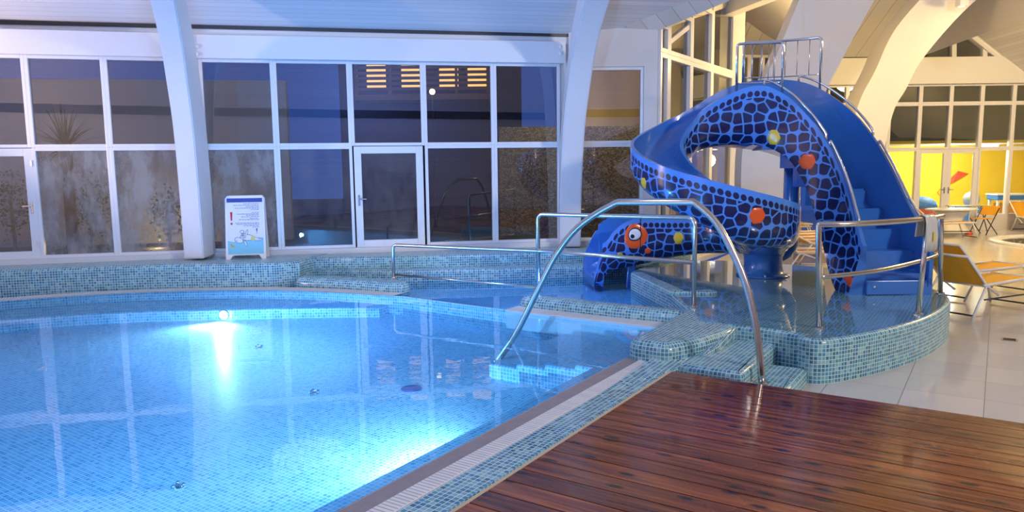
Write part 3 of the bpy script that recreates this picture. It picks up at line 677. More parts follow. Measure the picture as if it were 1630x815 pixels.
# ceilings of the right hall
YA = YF - .3
zap, xap = D(1524, 30, YA)[2], D(1524, 30, YA)[0]; xv = D(1468, 92, YA)[0]; rk = (zap - D(1606, 95, YA)[2]) / (D(1606, 95, YA)[0] - xap)
sheet('ceiling_right', [(7.0, YA, zB1 + .02), (xv, YA, zB1 + .02), (xv, 13, zB1 + 5.2), (5.0, 13, zB1 + 5.2)], M['ceilwarm'], uvx=(0, 1, .4))
sheet('wall_valley', [(xv, YA, zB1 + .02), (xv, 13, zB1 + .6), (xv, 13, zB1 + 5.2)], M['plaster'])
sheet('ceiling_gable_left', [(xv, YA, zB1 + .02), (xap, YA, zap), (xap, 13, zap + .6), (xv, 13, zB1 + .6)], M['ceil'], uvx=(0, 1, 0))
sheet('ceiling_gable_right', [(xap, YA, zap), (xap + 5, YA, zap - 5 * rk), (xap + 5, 11, zap - 5 * rk + .6), (xap, 11, zap + .6)], M['ceil'], uvx=(0, 1, 0))
sheet('roof_slab', [(-15, -9, 10.9), (34, -9, 10.9), (34, 30, 10.9), (-15, 30, 10.9)], M['plaster'])
# hall walls outside the frame, seen in the glass
wallbox('wall_left', (-13.6, -8), (-12.4, 11.2), 0, 10.9, .2, M['plaster'])
wallbox('wall_back', (-13.6, -8), (30, -8), 0, 10.9, .2, M['ceil'])
wallbox('trim_12', (-13, -7.85), (29, -7.85), 4.5, 4.85, .1, M['dark'])
wallbox('wall_right', (30, -8), (30, 27), 0, 10.9, .2, M['plaster'])

# ================================================================== SNAKE SLIDE
def key(x, y, zi, zo, bi, bo, w, fi, fo, fl, rd): return np.array([x, y, zi, zo, bi, bo, w, fi, fo, fl, rd], float)
SCN = np.array([3.55, 9.9]); LC = np.array([2.88, 10.6]); LR = .80
def sp(phi, *a): return key(SCN[0] + 1.5 * math.cos(R(phi)), SCN[1] + 1.5 * math.sin(R(phi)), *a)
def lp(th, z, h, fl=.36): return key(LC[0] + LR * math.cos(R(th)), LC[1] + LR * math.sin(R(th)), z, z + .03, z - h, z - h, .75, 0, 0, z - fl, 1)
KEYS = [key(5.04, 9.60, 1.10, 1.10, .45, .45, .90, .16, .0, .45, 0), key(5.05, 9.78, 1.27, 1.24, .45, .45, .90, .17, .0, .50, 0),
        sp(8, 1.68, 1.60, .46, .45, .90, .17, .05, .75, 0), sp(20, 2.06, 2.15, .74, .55, .90, .16, .05, 1.05, 0), sp(32, 2.42, 2.68, 1.25, 1.1, .90, .14, .04, 1.45, 0),
        sp(45, 2.74, 3.10, 1.78, 1.6, .90, .12, .04, 1.85, 0), sp(60, 3.05, 3.40, 2.18, 2.1, .90, .08, .03, 2.35, .1), sp(76, 3.26, 3.47, 2.40, 2.35, .90, .05, .0, 2.80, .25),
        sp(90, 3.30, 3.42, 2.46, 2.42, .88, .02, 0, 2.85, .5), key(3.22, 11.41, 3.20, 3.28, 2.46, 2.44, .82, 0, 0, 2.80, .75),
        lp(92, 3.02, .62), lp(112, 2.84, .58), lp(135, 2.66, .54), lp(158, 2.52, .50), lp(180, 2.40, .48), lp(203, 2.25, .50), lp(225, 2.11, .54), lp(248, 1.98, .60),
        lp(270, 1.86, .66), lp(292, 1.75, .66), lp(315, 1.65, .60), lp(338, 1.57, .57), lp(360, 1.50, .58),
        key(3.77, 11.0, 1.43, 1.43, .82, .82, .75, 0, 0, 1.07, 1), key(3.80, 11.5, 1.38, 1.38, .78, .78, .75, 0, 0, 1.0, 1), key(3.62, 12.05, 1.34, 1.34, .74, .74, .75, 0, 0, .95, 1),
        key(3.18, 12.42, 1.31, 1.31, .70, .70, .75, 0, 0, .88, 1), key(2.65, 12.56, 1.30, 1.31, .62, .62, .76, 0, 0, .8, .9), key(2.25, 12.58, 1.31, 1.33, .54, .54, .78, .01, .01, .7, .8),
        key(1.98, 12.57, 1.30, 1.34, .50, .50, .80, .03, .03, .62, .6), key(1.80, 12.56, 1.22, 1.31, .48, .48, .80, .05, .05, .55, .5), key(1.64, 12.55, 1.08, 1.22, .46, .46, .80, .06, .06, .48, .3),
        key(1.54, 12.54, .94, 1.12, .40, .40, .80, .06, .06, .44, .2), key(1.49, 12.54, .84, 1.04, .20, .20, .80, .06, .06, .42, .2), key(1.38, 12.53, .58, .80, .18, .18, .80, .05, .05, .38, .2), key(1.30, 12.52, .34, .50, .18, .18, .80, .04, .04, .32, .2)]
SUB = 6
def spline(K):
    out = []
    for i in range(len(K) - 1):
        p0, p1, p2, p3 = K[max(0, i - 1)], K[i], K[i + 1], K[min(len(K) - 1, i + 2)]
        for k in range(SUB):
            t = k / SUB; c = .5 * (2 * p1 + (p2 - p0) * t + (2 * p0 - 5 * p1 + 4 * p2 - p3) * t * t + (3 * p1 - p0 - 3 * p2 + p3) * t ** 3)
            l = p1 + (p2 - p1) * t; c[2:] = .35 * c[2:] + .65 * l[2:] if i > len(K) - 9 else c[2:]; out.append(c)
    out.append(K[-1]); return np.array(out)
ST = spline(KEYS); NS = len(ST)
TG = np.gradient(ST[:, :2], axis=0); TG /= np.linalg.norm(TG, axis=1)[:, None]; RT = np.stack([TG[:, 1], -TG[:, 0]], 1)   # to the right of travel
NA = 10
def skin(i, side, a):
    """point on the outer skin: station i (float), side -1 = left of travel, a 0..1 from rim to underside"""
    i = min(max(i, 0), NS - 1.001); k = int(i); f = i - k
    def one(k):
        s = ST[k]; z, b, fl = (s[2], s[4], s[7]) if side < 0 else (s[3], s[5], s[8]); w = s[6] / 2; H = z - b
        so, sz = w + fl * a, z - H * a
        if a <= .5: ro, rz = w, z - .55 * H * a / .5
        else:
            be = (a - .5) / .5 * math.pi / 2; ro, rz = w * (.45 + .55 * math.cos(be)), z - .55 * H - .45 * H * math.sin(be)
        o, zz = so + (ro - so) * s[10], sz + (rz - sz) * s[10]
        return np.array([*(s[:2] + RT[k] * o * side), zz])
    return one(k) * (1 - f) + one(k + 1) * f
def inside(k, side, a, t=.05):
    s = ST[k]; z = s[2] if side < 0 else s[3]; w = s[6] / 2 - t; H = z - s[9]
    so, sz = w, z - H * a; be = a * math.pi / 2; ro, rz = w * math.cos(be) ** .75 if a < 1 else 0, z - H * math.sin(be) ** .9
    if a >= .999: so = 0
    r = s[10] if s[10] > .05 else 0
    return np.array([*(s[:2] + RT[k] * (so + (ro - so) * r) * side), sz + (rz - sz) * r])
slide = empty('water_slide', (3.9, 11.4, ZP), 0, 'blue snake shaped spiral water slide with dark cell pattern on the mosaic platform', 'slide')
def child(o, par=slide):
    o.parent = par; o.matrix_parent_inverse = Matrix.Translation(par.location).inverted() if par.type == 'EMPTY' else Matrix(); return o
bm = bmesh.new(); uvl = bm.loops.layers.uv.new('UVMap'); uvr = bm.loops.layers.uv.new('rim'); rows = []
for k in range(NS):
    row = [(skin(k, -1, a / NA), 'L') for a in range(NA, -1, -1)] + [(inside(k, -1, a / 6), 'I') for a in range(0, 7)] + [(inside(k, 1, a / 6), 'I') for a in range(5, -1, -1)] + [(skin(k, 1, a / NA), 'R') for a in range(0, NA + 1)]
    rows.append([bm.verts.new(p) for p, _ in row])
nr = len(rows[0]); uL = [0.0]; uR = [100.0]
for k in range(1, NS):
    uL.append(uL[-1] + np.linalg.norm((skin(k, -1, .4) - skin(k - 1, -1, .4))[:2])); uR.append(uR[-1] + np.linalg.norm((skin(k, 1, .4) - skin(k - 1, 1, .4))[:2]))
def vlen(k, side):
    v = [0.0]; p = skin(k, side, 0)
    for a in range(1, NA + 1): q = skin(k, side, a / NA); v.append(v[-1] + np.linalg.norm(q - p)); p = q
    return v
VL = [vlen(k, -1) for k in range(NS)]; VR = [vlen(k, 1) for k in range(NS)]
for k in range(NS - 1):
    for j in range(nr):
        jj = (j + 1) % nr; f = bm.faces.new((rows[k][j], rows[k][jj], rows[k + 1][jj], rows[k + 1][j])); f.smooth = True
        if j < NA:
            q = [(uL[k], VL[k][NA - j]), (uL[k], VL[k][NA - j - 1]), (uL[k + 1], VL[k + 1][NA - j - 1]), (uL[k + 1], VL[k + 1][NA - j])]
        elif j >= nr - NA - 1 and j < nr - 1:
            m = j - (nr - NA - 1); q = [(uR[k], VR[k][m]), (uR[k], VR[k][m + 1]), (uR[k + 1], VR[k + 1][m + 1]), (uR[k + 1], VR[k + 1][m])]
        else: q = [(0, 50)] * 4; f.material_index = 1
        for l, c, kk_ in zip(f.loops, q, (k, k, k + 1, k + 1)):
            l[uvr].uv = c if c[1] < 40 else (0, 0); l[uvl].uv = (c[0], (ST[kk_][2] if j < NA else ST[kk_][3]) - c[1])
for e, rev in ((0, False), (NS - 1, True)):
    f = bm.faces.new(rows[e] if rev else rows[e][::-1]); f.material_index = 1
bmesh.ops.recalc_face_normals(bm, faces=bm.faces[:])
for e in bm.edges:
    if len(e.link_faces) == 2 and e.calc_face_angle(0) > R(50): e.smooth = False
child(bmobj('body', bm, [M['cells'], M['slideblue']], uv=False))
# treads
for k in range(9):
    f0, f1 = -8 + k * 9.6, -8 + (k + 1) * 9.6 + (4 if k == 8 else .6); z = ZP + .27 * (k + 1); bm = bmesh.new(); lo, hi = [], []
    for j in range(5):
        f = f0 + (f1 - f0) * j / 4; c, s = math.cos(R(f)), math.sin(R(f))
        lo.append((SCN[0] + 1.10 * c, SCN[1] + 1.10 * s)); hi.append((SCN[0] + 1.90 * c, SCN[1] + 1.90 * s))
    bm_prism(bm, lo + hi[::-1], max(.46, z - .50), z); bmesh.ops.bevel(bm, geom=[e for e in bm.edges if all(abs(v.co.z - z) < 1e-4 for v in e.verts)], offset=.025, segments=2, affect='EDGES')
    child(bmobj('stair_tread', bm, M['slideblue'], uv=False))
bm = bmesh.new(); bm_box(bm, (5.04, 9.60, .55), (.80, .05, .19), bev=.012); child(bmobj('kick_board', bm, M['slideblue'], uv=False))
for x in (4.74, 5.33):
    bm = bmesh.new(); bmesh.ops.create_uvsphere(bm, u_segments=12, v_segments=8, radius=.022); bmesh.ops.translate(bm, vec=(x, 9.575, .56), verts=bm.verts[:]); child(bmobj('bolt', bm, M['chrome'], uv=False, smooth=True))
# coloured cells and the eye, laid on the skin
def proj(p):
    c = MC.T @ (np.array(p) - CAM); return CX + FPX * c[0] / -c[2], CY - FPX * c[1] / -c[2]
def find(px, py, side, k0, k1):
    best = None
    for k in np.arange(k0, k1, .5):
        for a in np.arange(.06, .96, .03):
            x, y = proj(skin(k, side, a)); d = (x - px) ** 2 + (y - py) ** 2
            if best is None or d < best[0]: best = (d, k, a)
    return best[1], best[2]
def patch(name, px, py, side, k0, k1, ru, rv, mat, lift=.004, seg=24, hexa=True, par=None, label=None, dome=0.0, rot=0.0):
    k, a = find(px, py, side, k0, k1); h = .05
    dd = skin(k + .5, side, a) - skin(k - .5, side, a); du = np.hypot(dd[0], dd[1]); sl_ = dd[2] / du; dv = np.linalg.norm(skin(k, side, min(1, a + h)) - skin(k, side, a - h)) / (2 * h)
    def S(u, v):
        i, aa = k + u / du, min(1.0, max(.01, a + (v + sl_ * u) / dv)); p = skin(i, side, aa); tu = skin(i + .3, side, aa) - skin(i - .3, side, aa); tv = skin(i, side, aa + .03) - skin(i, side, aa - .03)
        n = np.cross(tu, tv); n /= max(1e-6, np.linalg.norm(n)); n *= 1 if n @ np.array([*(RT[min(NS - 1, max(0, int(i)))] * side), 0]) > 0 else -1
        return p, n
    bm = bmesh.new(); rings = []
    for r in (1, .94, .62, .3):
        ring = []
        for q in range(seg):
            t = 2 * math.pi * q / seg + rot; s = 1.0
            if hexa: s = math.cos(math.pi / 6) / math.cos((t - rot) % (math.pi / 3) - math.pi / 6); s = min(s, .97) * 1.03
            p, n = S(ru * r * s * math.cos(t), rv * r * s * math.sin(t)); lf = (0 if r == 1 else lift) + dome * (1 - r * r)
            ring.append(bm.verts.new(p + n * lf))
        rings.append(ring)
    for A, B in zip(rings, rings[1:]):
        for q in range(seg): bm.faces.new((A[q], A[(q + 1) % seg], B[(q + 1) % seg], B[q]))
    bm.faces.new(rings[-1]); bmesh.ops.recalc_face_normals(bm, faces=bm.faces[:])
    o = bmobj(name, bm, mat, uv=False, smooth=True)
    if par is None: child(o)
    else: o.parent = par; o.matrix_parent_inverse = par.matrix_parent_inverse.copy() if False else (Matrix.Translation(slide.location).inverted() @ Matrix.Translation(slide.location))
    if label: o['label'] = label
    return o
KS = {n: i * SUB for i, n in enumerate(range(len(KEYS)))}
kst, klo, khd = 0, 10 * SUB, 26 * SUB
patch('spot', 1232, 219, -1, 30, 60, .09, .12, M['spotY'], label='yellow cell at the top bend')
patch('spot', 1285, 257, -1, 6, 48, .13, .12, M['spotO'], label='orange cell on the stair flank')
patch('spot', 1362, 452, -1, 0, 16, .10, .07, M['spotO'], label='orange cell at the stair foot')
patch('spot', 1024, 291, 1, 76, 102, .075, .09, M['spotY'], label='yellow cell on the outer bend')
patch('spot', 1206, 343, 1, 102, 128, .12, .11, M['spotO'], label='large orange cell on the front band')
patch('spot', 1080, 379, -1, khd, NS, .085, .10, M['spotY'], label='yellow cell on the neck')
patch('spot', 1131, 366, -1, khd - 8, NS, .08, .07, M['spotO'], label='small orange cell on the neck')
patch('spot', 1031, 400, -1, khd, NS, .055, .05, M['spotO'], label='small orange cell under the eye', hexa=False)
patch('spot', 986, 406, -1, khd, NS, .05, .045, M['spotY'], label='small yellow cell under the eye', hexa=False)
eye = patch('eye', 1010, 375, -1, khd, NS, .225, .205, M['spotO'], hexa=False, lift=.008, label='orange eye disc')
for nm, px, py, a, b, mt, lf in (('eye_outline', 1010, 374, .135, .115, 'black', .013), ('eyeball', 1010, 374, .115, .095, 'eyewhite', .018), ('pupil', 1006, 377, .036, .036, 'black', .024)):
    o = patch(nm, px, py, -1, khd, NS, a, b, M[mt], hexa=False, lift=lf, rot=.3); o.parent = eye; o.matrix_parent_inverse = Matrix()
# seam ring of the head section
kk = 29 * SUB - 3; pts = [skin(kk, -1, a / 12) + np.array([0, -.004, 0]) for a in range(0, 13)]
child(tube('seam', pts, .009, M['black']))
# support pedestal and elbow pipe
bm = bmesh.new(); bm_lathe(bm, [(.40, 0), (.40, .025), (.345, .04), (.30, .09), (.285, .18), (.29, .30), (.33, .38), (.36, .46)], (3.90, 11.42, ZP)); ped = child(bmobj('pedestal', bm, M['slideblue'], uv=False, smooth=True))
for k in range(6):
    bm = bmesh.new(); t = k * math.pi / 3 + .3; bm_lathe(bm, [(.02, 0), (.02, .02), (.012, .03)], (3.90 + .365 * math.cos(t), 11.42 + .365 * math.sin(t), ZP + .028), 8); o = bmobj('bolt', bm, M['chrome'], uv=False); o.parent = ped; o.matrix_parent_inverse = Matrix()
pipe = fillet([(3.95, 11.5, .72), (4.36, 11.55, .80), (4.37, 11.58, 2.55)], .22, 8); child(tube('support_pipe', pipe, .125, M['slideblue'], seg=18))
bm = bmesh.new(); bm_bar(bm, (2.02, 12.45, .56), (1.98, 12.45, .1), .20, .14, up=(1, 0, 0), bev=.02); child(bmobj('support_leg', bm, M['slideblue'], uv=False))
bm = bmesh.new(); bm_bar(bm, (3.1, 9.1 + 3.05, .7), (3.1, 12.15, .1), .01, .01) if False else None; bm.free()
# rim handrails and top guards
def rim(k, side, up=0.0, inn=.025):
    i = min(max(k, 0), NS - 1.001); a = int(i); f = i - a
    def one(a): s = ST[a]; return np.array([*(s[:2] + RT[a] * side * (s[6] / 2 - inn)), (s[2] if side < 0 else s[3]) + up])
    return one(a) * (1 - f) + one(a + 1) * f
for side, a, b in ((-1, 45, 25.5), (-1, 24, 7), (1, 37, 22.5), (1, 21, 5.5)):
    ks = np.linspace(a, b, 8); pts = [rim(ks[0], side, -.01)] + [rim(k, side, .085) for k in ks] + [rim(ks[-1], side, -.01)]
    child(tube('grab_rail', fillet(pts, .06, 5), .017, M['chrome']))
def guard(side, a, b, h, nb, z_end=None):
    ks = np.linspace(a, b, 7); top = [rim(k, side, 0) for k in ks]; zt = max(p[2] for p in top) + h
    tp = [np.array([p[0], p[1], zt]) for p in top]
    g = child(tube('guard_rail', fillet([top[0] - np.array([0, 0, .02])] + tp + [top[-1] - np.array([0, 0, .02])], .06, 5), .02, M['chrome']))
    def sub(o): o.parent = g; o.matrix_parent_inverse = Matrix()
    low = [np.array([p[0], p[1], zt - h + .04]) for p in tp]; sub(tube('lower_bar', low, .011, M['chrome']))
    for k in range(1, nb + 1):
        t = a + (b - a) * k / (nb + 1); p = rim(t, side, 0); sub(tube('baluster', [(p[0], p[1], zt - h + .03), (p[0], p[1], zt - .01)], .007, M['steel'], seg=8))
guard(-1, 39.5, 52.5, .60, 5); guard(1, 33.5, 47, .58, 6)

# ================================================================== RAILS
def flange(p, par, r=.055):
    bm = bmesh.new(); bm_lathe(bm, [(r, 0), (r, .012), (r * .55, .02), (r * .5, .035)], tuple(p), 20); o = bmobj('base_flange', bm, M['steel'], par, uv=False); return o
br = empty('barrier_railing', (0, 0, 0), 0, 'long low steel barrier rail with three posts across the splash basin edge', 'railing')
pa, pb, pc = P(627, 444, .40), P(857, 464, .39), P(1104, 490, ZP)
za, zb_, zc_ = zat(627, 390, pa), zat(855, 341, pb), zat(1107, 347, pc); zm = zat(1105, 418, pc); zl = zat(627, 437, pa); zl2 = zat(857, 458, pb)
rb = .029
tube('post', fillet([(pb[0], pb[1], .26), (pb[0], pb[1], zb_), (pc[0], pc[1], zc_), (pc[0], pc[1], ZP)], .10, 6), rb, M['steel'], br)['label'] = 'tall loop of the barrier rail'
zmb = za + (zm - za) * np.linalg.norm((pb - pa)[:2]) / (np.linalg.norm((pb - pa)[:2]) + np.linalg.norm((pc - pb)[:2]))
tube('top_rail', fillet([(pa[0], pa[1], .40), (pa[0], pa[1], za), (pb[0], pb[1], zmb), (pc[0], pc[1], zm)], [0, .08, 0, 0], 6), rb * .95, M['steel'], br)
tube('bottom_rail', [(pa[0], pa[1], zl), (pb[0], pb[1], zl2)], .017, M['steel'], br)
for p, z in ((pa, .40), (pc, ZP), (pb, .385)): flange((p[0], p[1], z), br)
# arched bridge handrail
ha, hb = P(790, 578, -.05), P(1213, 610, .15)
apx = [(790, 578), (822, 530), (858, 458), (884, 408), (914, 368), (948, 341), (984, 321.5), (1045, 320), (1104, 321.5), (1136, 350), (1163, 395), (1188, 455), (1205, 530), (1213, 606)]
ap = []
for x, y in apx:
    q = onwall(x, ha[:2], hb[:2], y); ap.append((*q, zat(x, y, q)))
ar = empty('arched_handrail', (0, 0, 0), 0, 'tall arched steel handrail bridging the raised kerb from the outer steps into the pool', 'handrail')
left = catmull(ap[:7], 5); right = catmull(ap[8:], 5)
tube('rail', fillet([*left, *right], .0, 1), .034, M['steel'], ar, 16)
flange(ap[0], ar, .06); flange((ap[-1][0], ap[-1][1], .15), ar, .06)
# curved platform railing
zr = zat(1303, 357, P(1304, 522, ZP)); zmr = zat(1303, 441, P(1304, 522, ZP))
rp = [P(x, y, zr) for x, y in [(1303, 357), (1340, 357), (1390, 355), (1440, 351.5), (1480, 347.5), (1500, 344)]]
rmr = [P(x, y, zmr) for x, y in [(1303, 441), (1350, 437), (1400, 430), (1450, 419), (1480, 411), (1498, 403)]]
pr_ = empty('platform_railing', (0, 0, 0), 0, 'curved two bar steel railing standing on the front edge of the slide platform', 'railing')
p1, p2, p3 = P(1304, 522, ZP), P(1461, 500, ZP), P(1497, 467, ZP)
endp = rp[-1] + (rp[-1] - rp[-2]) * .0
tube('top_rail', fillet([tuple(p1)] + [tuple(p) for p in catmull(rp, 4)] + [(endp[0] + .06, endp[1] + .12, zr - .02)], [0, .09] + [0] * 40, 6)[:], .031, M['steel'], pr_, 16)
tube('middle_rail', catmull(rmr, 4) + [Vector((rmr[-1][0] + .03, rmr[-1][1] + .1, zmr))], .026, M['steel'], pr_)
q2 = onwall(1477, rp[3][:2], rp[4][:2], 348); q3 = rp[5]
tube('post', [tuple(p2), (q2[0], q2[1], zr)], .030, M['steel'], pr_); tube('post', [tuple(p3), (q3[0], q3[1] + .03, zr)], .030, M['steel'], pr_)
for p in (p1, p2, p3): flange((p[0], p[1], ZP), pr_)
# plastic sleeve over the railing
bm = bmesh.new(); c = onwall(1475, rp[3][:2], rp[4][:2], 348); t = (rp[4] - rp[3])[:2]; t = t / np.hypot(*t); nn = np.array([t[1], -t[0]])
prof = [(.062, -.36), (.066, -.2), (.056, -.05), (.042, .025), (0, .047), (-.042, .025), (-.05, -.08), (-.056, -.2)]
cols = []
for k in range(9):
    u = (k / 8 - .5) * .24; cols.append([bm.verts.new((*(c + t * (u * (1 + .1 * (z < -.1))) + nn * (o + .012 * math.sin(k * 1.9) * (z < 0))), zr + z - (.02 * math.sin(k * 2.3) if z < -.3 else 0))) for o, z in prof])
for A, B in zip(cols, cols[1:]):
    for k in range(len(prof) - 1): bm.faces.new((A[k], A[k + 1], B[k + 1], B[k]))
m, nt, b_ = newmat('clear_plastic'); b_.inputs['Base Color'].default_value = (.72, .72, .66, 1); b_.inputs['Roughness'].default_value = .25; b_.inputs['Transmission Weight'].default_value = .25
sl = empty('plastic_sleeve', (0, 0, 0), 0, 'crumpled clear plastic sleeve with a yellow slip hung over the platform railing', 'bag')
o = bmobj('sleeve', bm, m, sl, True, uv=False); so = o.modifiers.new('t', 'SOLIDIFY'); so.thickness = .004
bm = bmesh.new(); q = c + nn * .086; bm_box(bm, (*(q + t * .01), zr - .20), (.035, .004, .11), Matrix.Rotation(math.atan2(t[1], t[0]), 4, 'Z')); bmobj('slip', bm, M['spotY'], sl, uv=False)

# ================================================================== POOL FITTINGS
M['glow'] = emit('pool_lamp_glow', (.65, .88, 1.0), 25)
def pool_lamp(px, py, z, nrm, label, pw, spotdeg=150, tilt=-.35, ps=.05, aim=None, col=(.20, .54, 1.0)):
    p = P(px, py, z)[:2] if not isinstance(px, np.ndarray) else px
    n = v2(nrm) / np.hypot(*nrm); t = empty('underwater_lamp', (0, 0, 0), 0, label, 'lamp', None)
    rot = Vector((n[0], n[1], 0)).to_track_quat('Z', 'Y').to_matrix().to_4x4(); off = Matrix.Translation((p[0] + n[0] * .012, p[1] + n[1] * .012, z)) @ rot
    bm = bmesh.new(); bm_lathe(bm, [(.075, 0), (.085, .0), (.085, .02), (.072, .026), (.062, .02), (.062, 0)], seg=28, caps=False); bmesh.ops.transform(bm, matrix=off, verts=bm.verts[:]); bmobj('lamp_ring', bm, M['chrome'], t, True, uv=False)
    bm = bmesh.new(); bm_lathe(bm, [(.062, .006), (.05, .014), (.02, .018)], seg=28); bmesh.ops.transform(bm, matrix=off, verts=bm.verts[:]); bmobj('lens', bm, M['glow'], t, True, uv=False)
    q = (p[0] + n[0] * .10, p[1] + n[1] * .10, z); lamp('SPOT', 'pool_spot', q, pw, col, ps, (q[0] + n[0], q[1] + n[1], q[2] + tilt) if aim is None else tuple(aim), spotdeg, .8)
fdir = P(372, 496, .03)[:2] - PC; fdir = fdir / np.hypot(*fdir); fp = PC + fdir * (PR - .96)
pool_lamp(fp, 0, .04, -fdir, 'round underwater pool lamp glowing on the far curved bench face', 330, col=(.55, .80, 1.0))
np_ = L(-2.1, -.81); pool_lamp(np_, 0, -.02, -E2, 'round underwater pool lamp under the near edge beside the deck', 330, col=(.55, .80, 1.0))
np2 = L(-6.3, -.81); pool_lamp(np2, 0, -.02, -E2, 'added underwater fill lamp under the near edge, beyond the bottom of the picture', 1500, 110, aim=(*L(1.0, -2.4), .02))  # unseen lamp added to brighten the water and the pool steps
fp2 = circ(PR - .96, 165); pool_lamp(fp2, 0, .0, (PC - fp2), 'added underwater fill lamp on the curved wall beyond the left picture edge', 1500, 76, aim=(*L(1.0, -2.4), .0))  # out of view, added to light the pool from the left
np3 = L(2.42, -2.7); pool_lamp(np3, 0, .165, E1, 'small added fill lamp in the kerb of the splash basin, facing the slide exit', 50, 168, aim=(-1.0, 12.2, .05))  # hidden lamp added to brighten the shallow basin
M['drain'] = simple('drain_cover', (.02, .07, .30), .4)
bm = bmesh.new(); c = P(655, 622, -.17); c[2] = zpool(c[0], c[1]); bm_lathe(bm, [(.115, 0), (.115, .006), (.10, .012), (.02, .014)], tuple(c), 32); o = bmobj('pool_drain', bm, M['drain'], smooth=False, uv=False); tag(o, 'dark blue round drain cover on the pool floor near the steps', 'drain')
for k, (px, py, lb) in enumerate([(284, 776, 'small chrome inlet on the pool floor nearest the bottom left'), (500, 625, 'small chrome inlet on the pool floor left of the round drain'), (412, 552, 'small chrome inlet on the pool floor below the far glowing lamp')]):
    c = P(px, py, -.15); c = P(px, py, zpool(c[0], c[1])); c[2] = zpool(c[0], c[1]); t = empty('pool_inlet', tuple(c), 0, lb, 'inlet', 'pool floor inlets')
    bm = bmesh.new(); bm_lathe(bm, [(.055, 0), (.055, .008), (.03, .02), (.012, .022)], seg=20); bmobj('inlet_ring', bm, M['chrome'], t, uv=False)
    for q in range(3):
        bm = bmesh.new(); an = q * 2.09; bmesh.ops.create_uvsphere(bm, u_segments=10, v_segments=6, radius=.016); bmesh.ops.translate(bm, vec=(.042 * math.cos(an), .042 * math.sin(an), .02), verts=bm.verts[:]); bmobj('nozzle', bm, M['chrome'], t, uv=False)
c = P(1607, 541, 0); t = empty('floor_drain', (c[0], c[1], .001), YAW, 'small steel drain grid set in the pale floor tiles', 'drain')
bm = bmesh.new(); bm_box(bm, (0, 0, .003), (.17, .17, .006), bev=.002); bmobj('drain_frame', bm, M['steel'], t, uv=False)
for k in range(4):
    bm = bmesh.new(); bm_box(bm, (0, -.05 + .033 * k, .007), (.13, .012, .004)); bmobj('slot', bm, M['dark'], t, uv=False)

# ================================================================== A-FRAME SIGN
wv = (v2(MB) - v2(MA)); wv /= np.hypot(*wv); fl = P(392, 412.5, .64)
sgn = empty('a_frame_sign', (fl[0], fl[1], .64), math.atan2(wv[1], wv[0]) - .03, 'white folding A-frame notice board with red exclamation mark and swimming cartoon animal on the ledge', 'sign')
SWD, SHT, LEAN = .67, 1.10, .13
def board(name, sgn_y):
    bm = bmesh.new(); w = SWD / 2; ol = [(-w, 0), (-w + .07, 0), (-w + .12, .07), (w - .12, .07), (w - .07, 0), (w, 0), (w - .012, SHT - .05), (w - .05, SHT), (-w + .05, SHT), (-w + .012, SHT - .05)]
    a = [bm.verts.new((x, 0, z)) for x, z in ol]; b = [bm.verts.new((x, .035, z)) for x, z in ol]; n = len(ol)
    for i in range(n): bm.faces.new((a[i], a[(i + 1) % n], b[(i + 1) % n], b[i]))
    bm.faces.new(a); bm.faces.new(b[::-1]); bmesh.ops.recalc_face_normals(bm, faces=bm.faces[:])
    bmesh.ops.transform(bm, matrix=Matrix.Rotation(-sgn_y * math.atan2(LEAN, SHT), 4, 'X'), verts=bm.verts[:]); bmesh.ops.translate(bm, vec=(0, 0 if sgn_y > 0 else .34, 0), verts=bm.verts[:])
    return bmobj(name, bm, M['plastic'], sgn, uv=False)
fb = board('front_board', 1); board('back_board', -1)
sr = Matrix.Rotation(-math.atan2(LEAN, SHT), 4, 'X')
def onboard(name, polys, mat, par, lift, th=.002):
    """flat printed shapes on the front board, in board metres (x, z)"""
    bm = bmesh.new()
    for pl in polys:
        a = [bm.verts.new((x, -lift, z)) for x, z in pl]; b = [bm.verts.new((x, -lift + th, z)) for x, z in pl]; n = len(pl)
        for i in range(n): bm.faces.new((a[i], a[(i + 1) % n], b[(i + 1) % n], b[i]))
        bm.faces.new(a); bm.faces.new(b[::-1])
    bmesh.ops.recalc_face_normals(bm, faces=bm.faces[:]); bmesh.ops.transform(bm, matrix=sr, verts=bm.verts[:])
    return bmobj(name, bm, mat, par, uv=False)
def rect(x0, z0, x1, z1): return [(x0, z0), (x1, z0), (x1, z1), (x0, z1)]
def ell(cx, cz, rx, rz, n=24, rot=0): return [(cx + rx * math.cos(2 * math.pi * k / n) * math.cos(rot) - rz * math.sin(2 * math.pi * k / n) * math.sin(rot), cz + rx * math.cos(2 * math.pi * k / n) * math.sin(rot) + rz * math.sin(2 * math.pi * k / n) * math.cos(rot)) for k in range(n)]
paper = simple('poster_paper', (.74, .76, .82), .35); ink = simple('poster_ink', (.22, .24, .34), .5); red = simple('poster_red', (.55, .01, .06), .5); sea = simple('poster_sea', (.22, .58, .72), .4); navy = simple('poster_navy', (.03, .07, .33), .4); line = simple('poster_outline', (.03, .05, .14), .5)
ps = onboard('poster', [rect(-.30, .085, .30, 1.06)], paper, sgn, .003); ps['label'] = 'notice sheet printed with text and a cartoon'
onboard('title_band', [rect(-.295, .985, .295, 1.055)], navy, ps, .005)
onboard('sea_area', [[(-.295, .09), (.295, .09), (.295, .365), (.22, .375), (.12, .36), (.0, .345), (-.1, .335), (-.2, .30), (-.295, .325)]], sea, ps, .005)
onboard('exclamation_mark', [[(-.235, .67), (-.212, .67), (-.205, .82), (-.242, .82)], rect(-.24, .60, -.208, .635)], red, ps, .006)
onboard('exclamation_mark', [[(.186, .47), (.196, .47), (.203, .53), (.179, .53)], rect(.184, .445, .198, .457)], line, ps, .006)
random.seed(7); tl_ = []
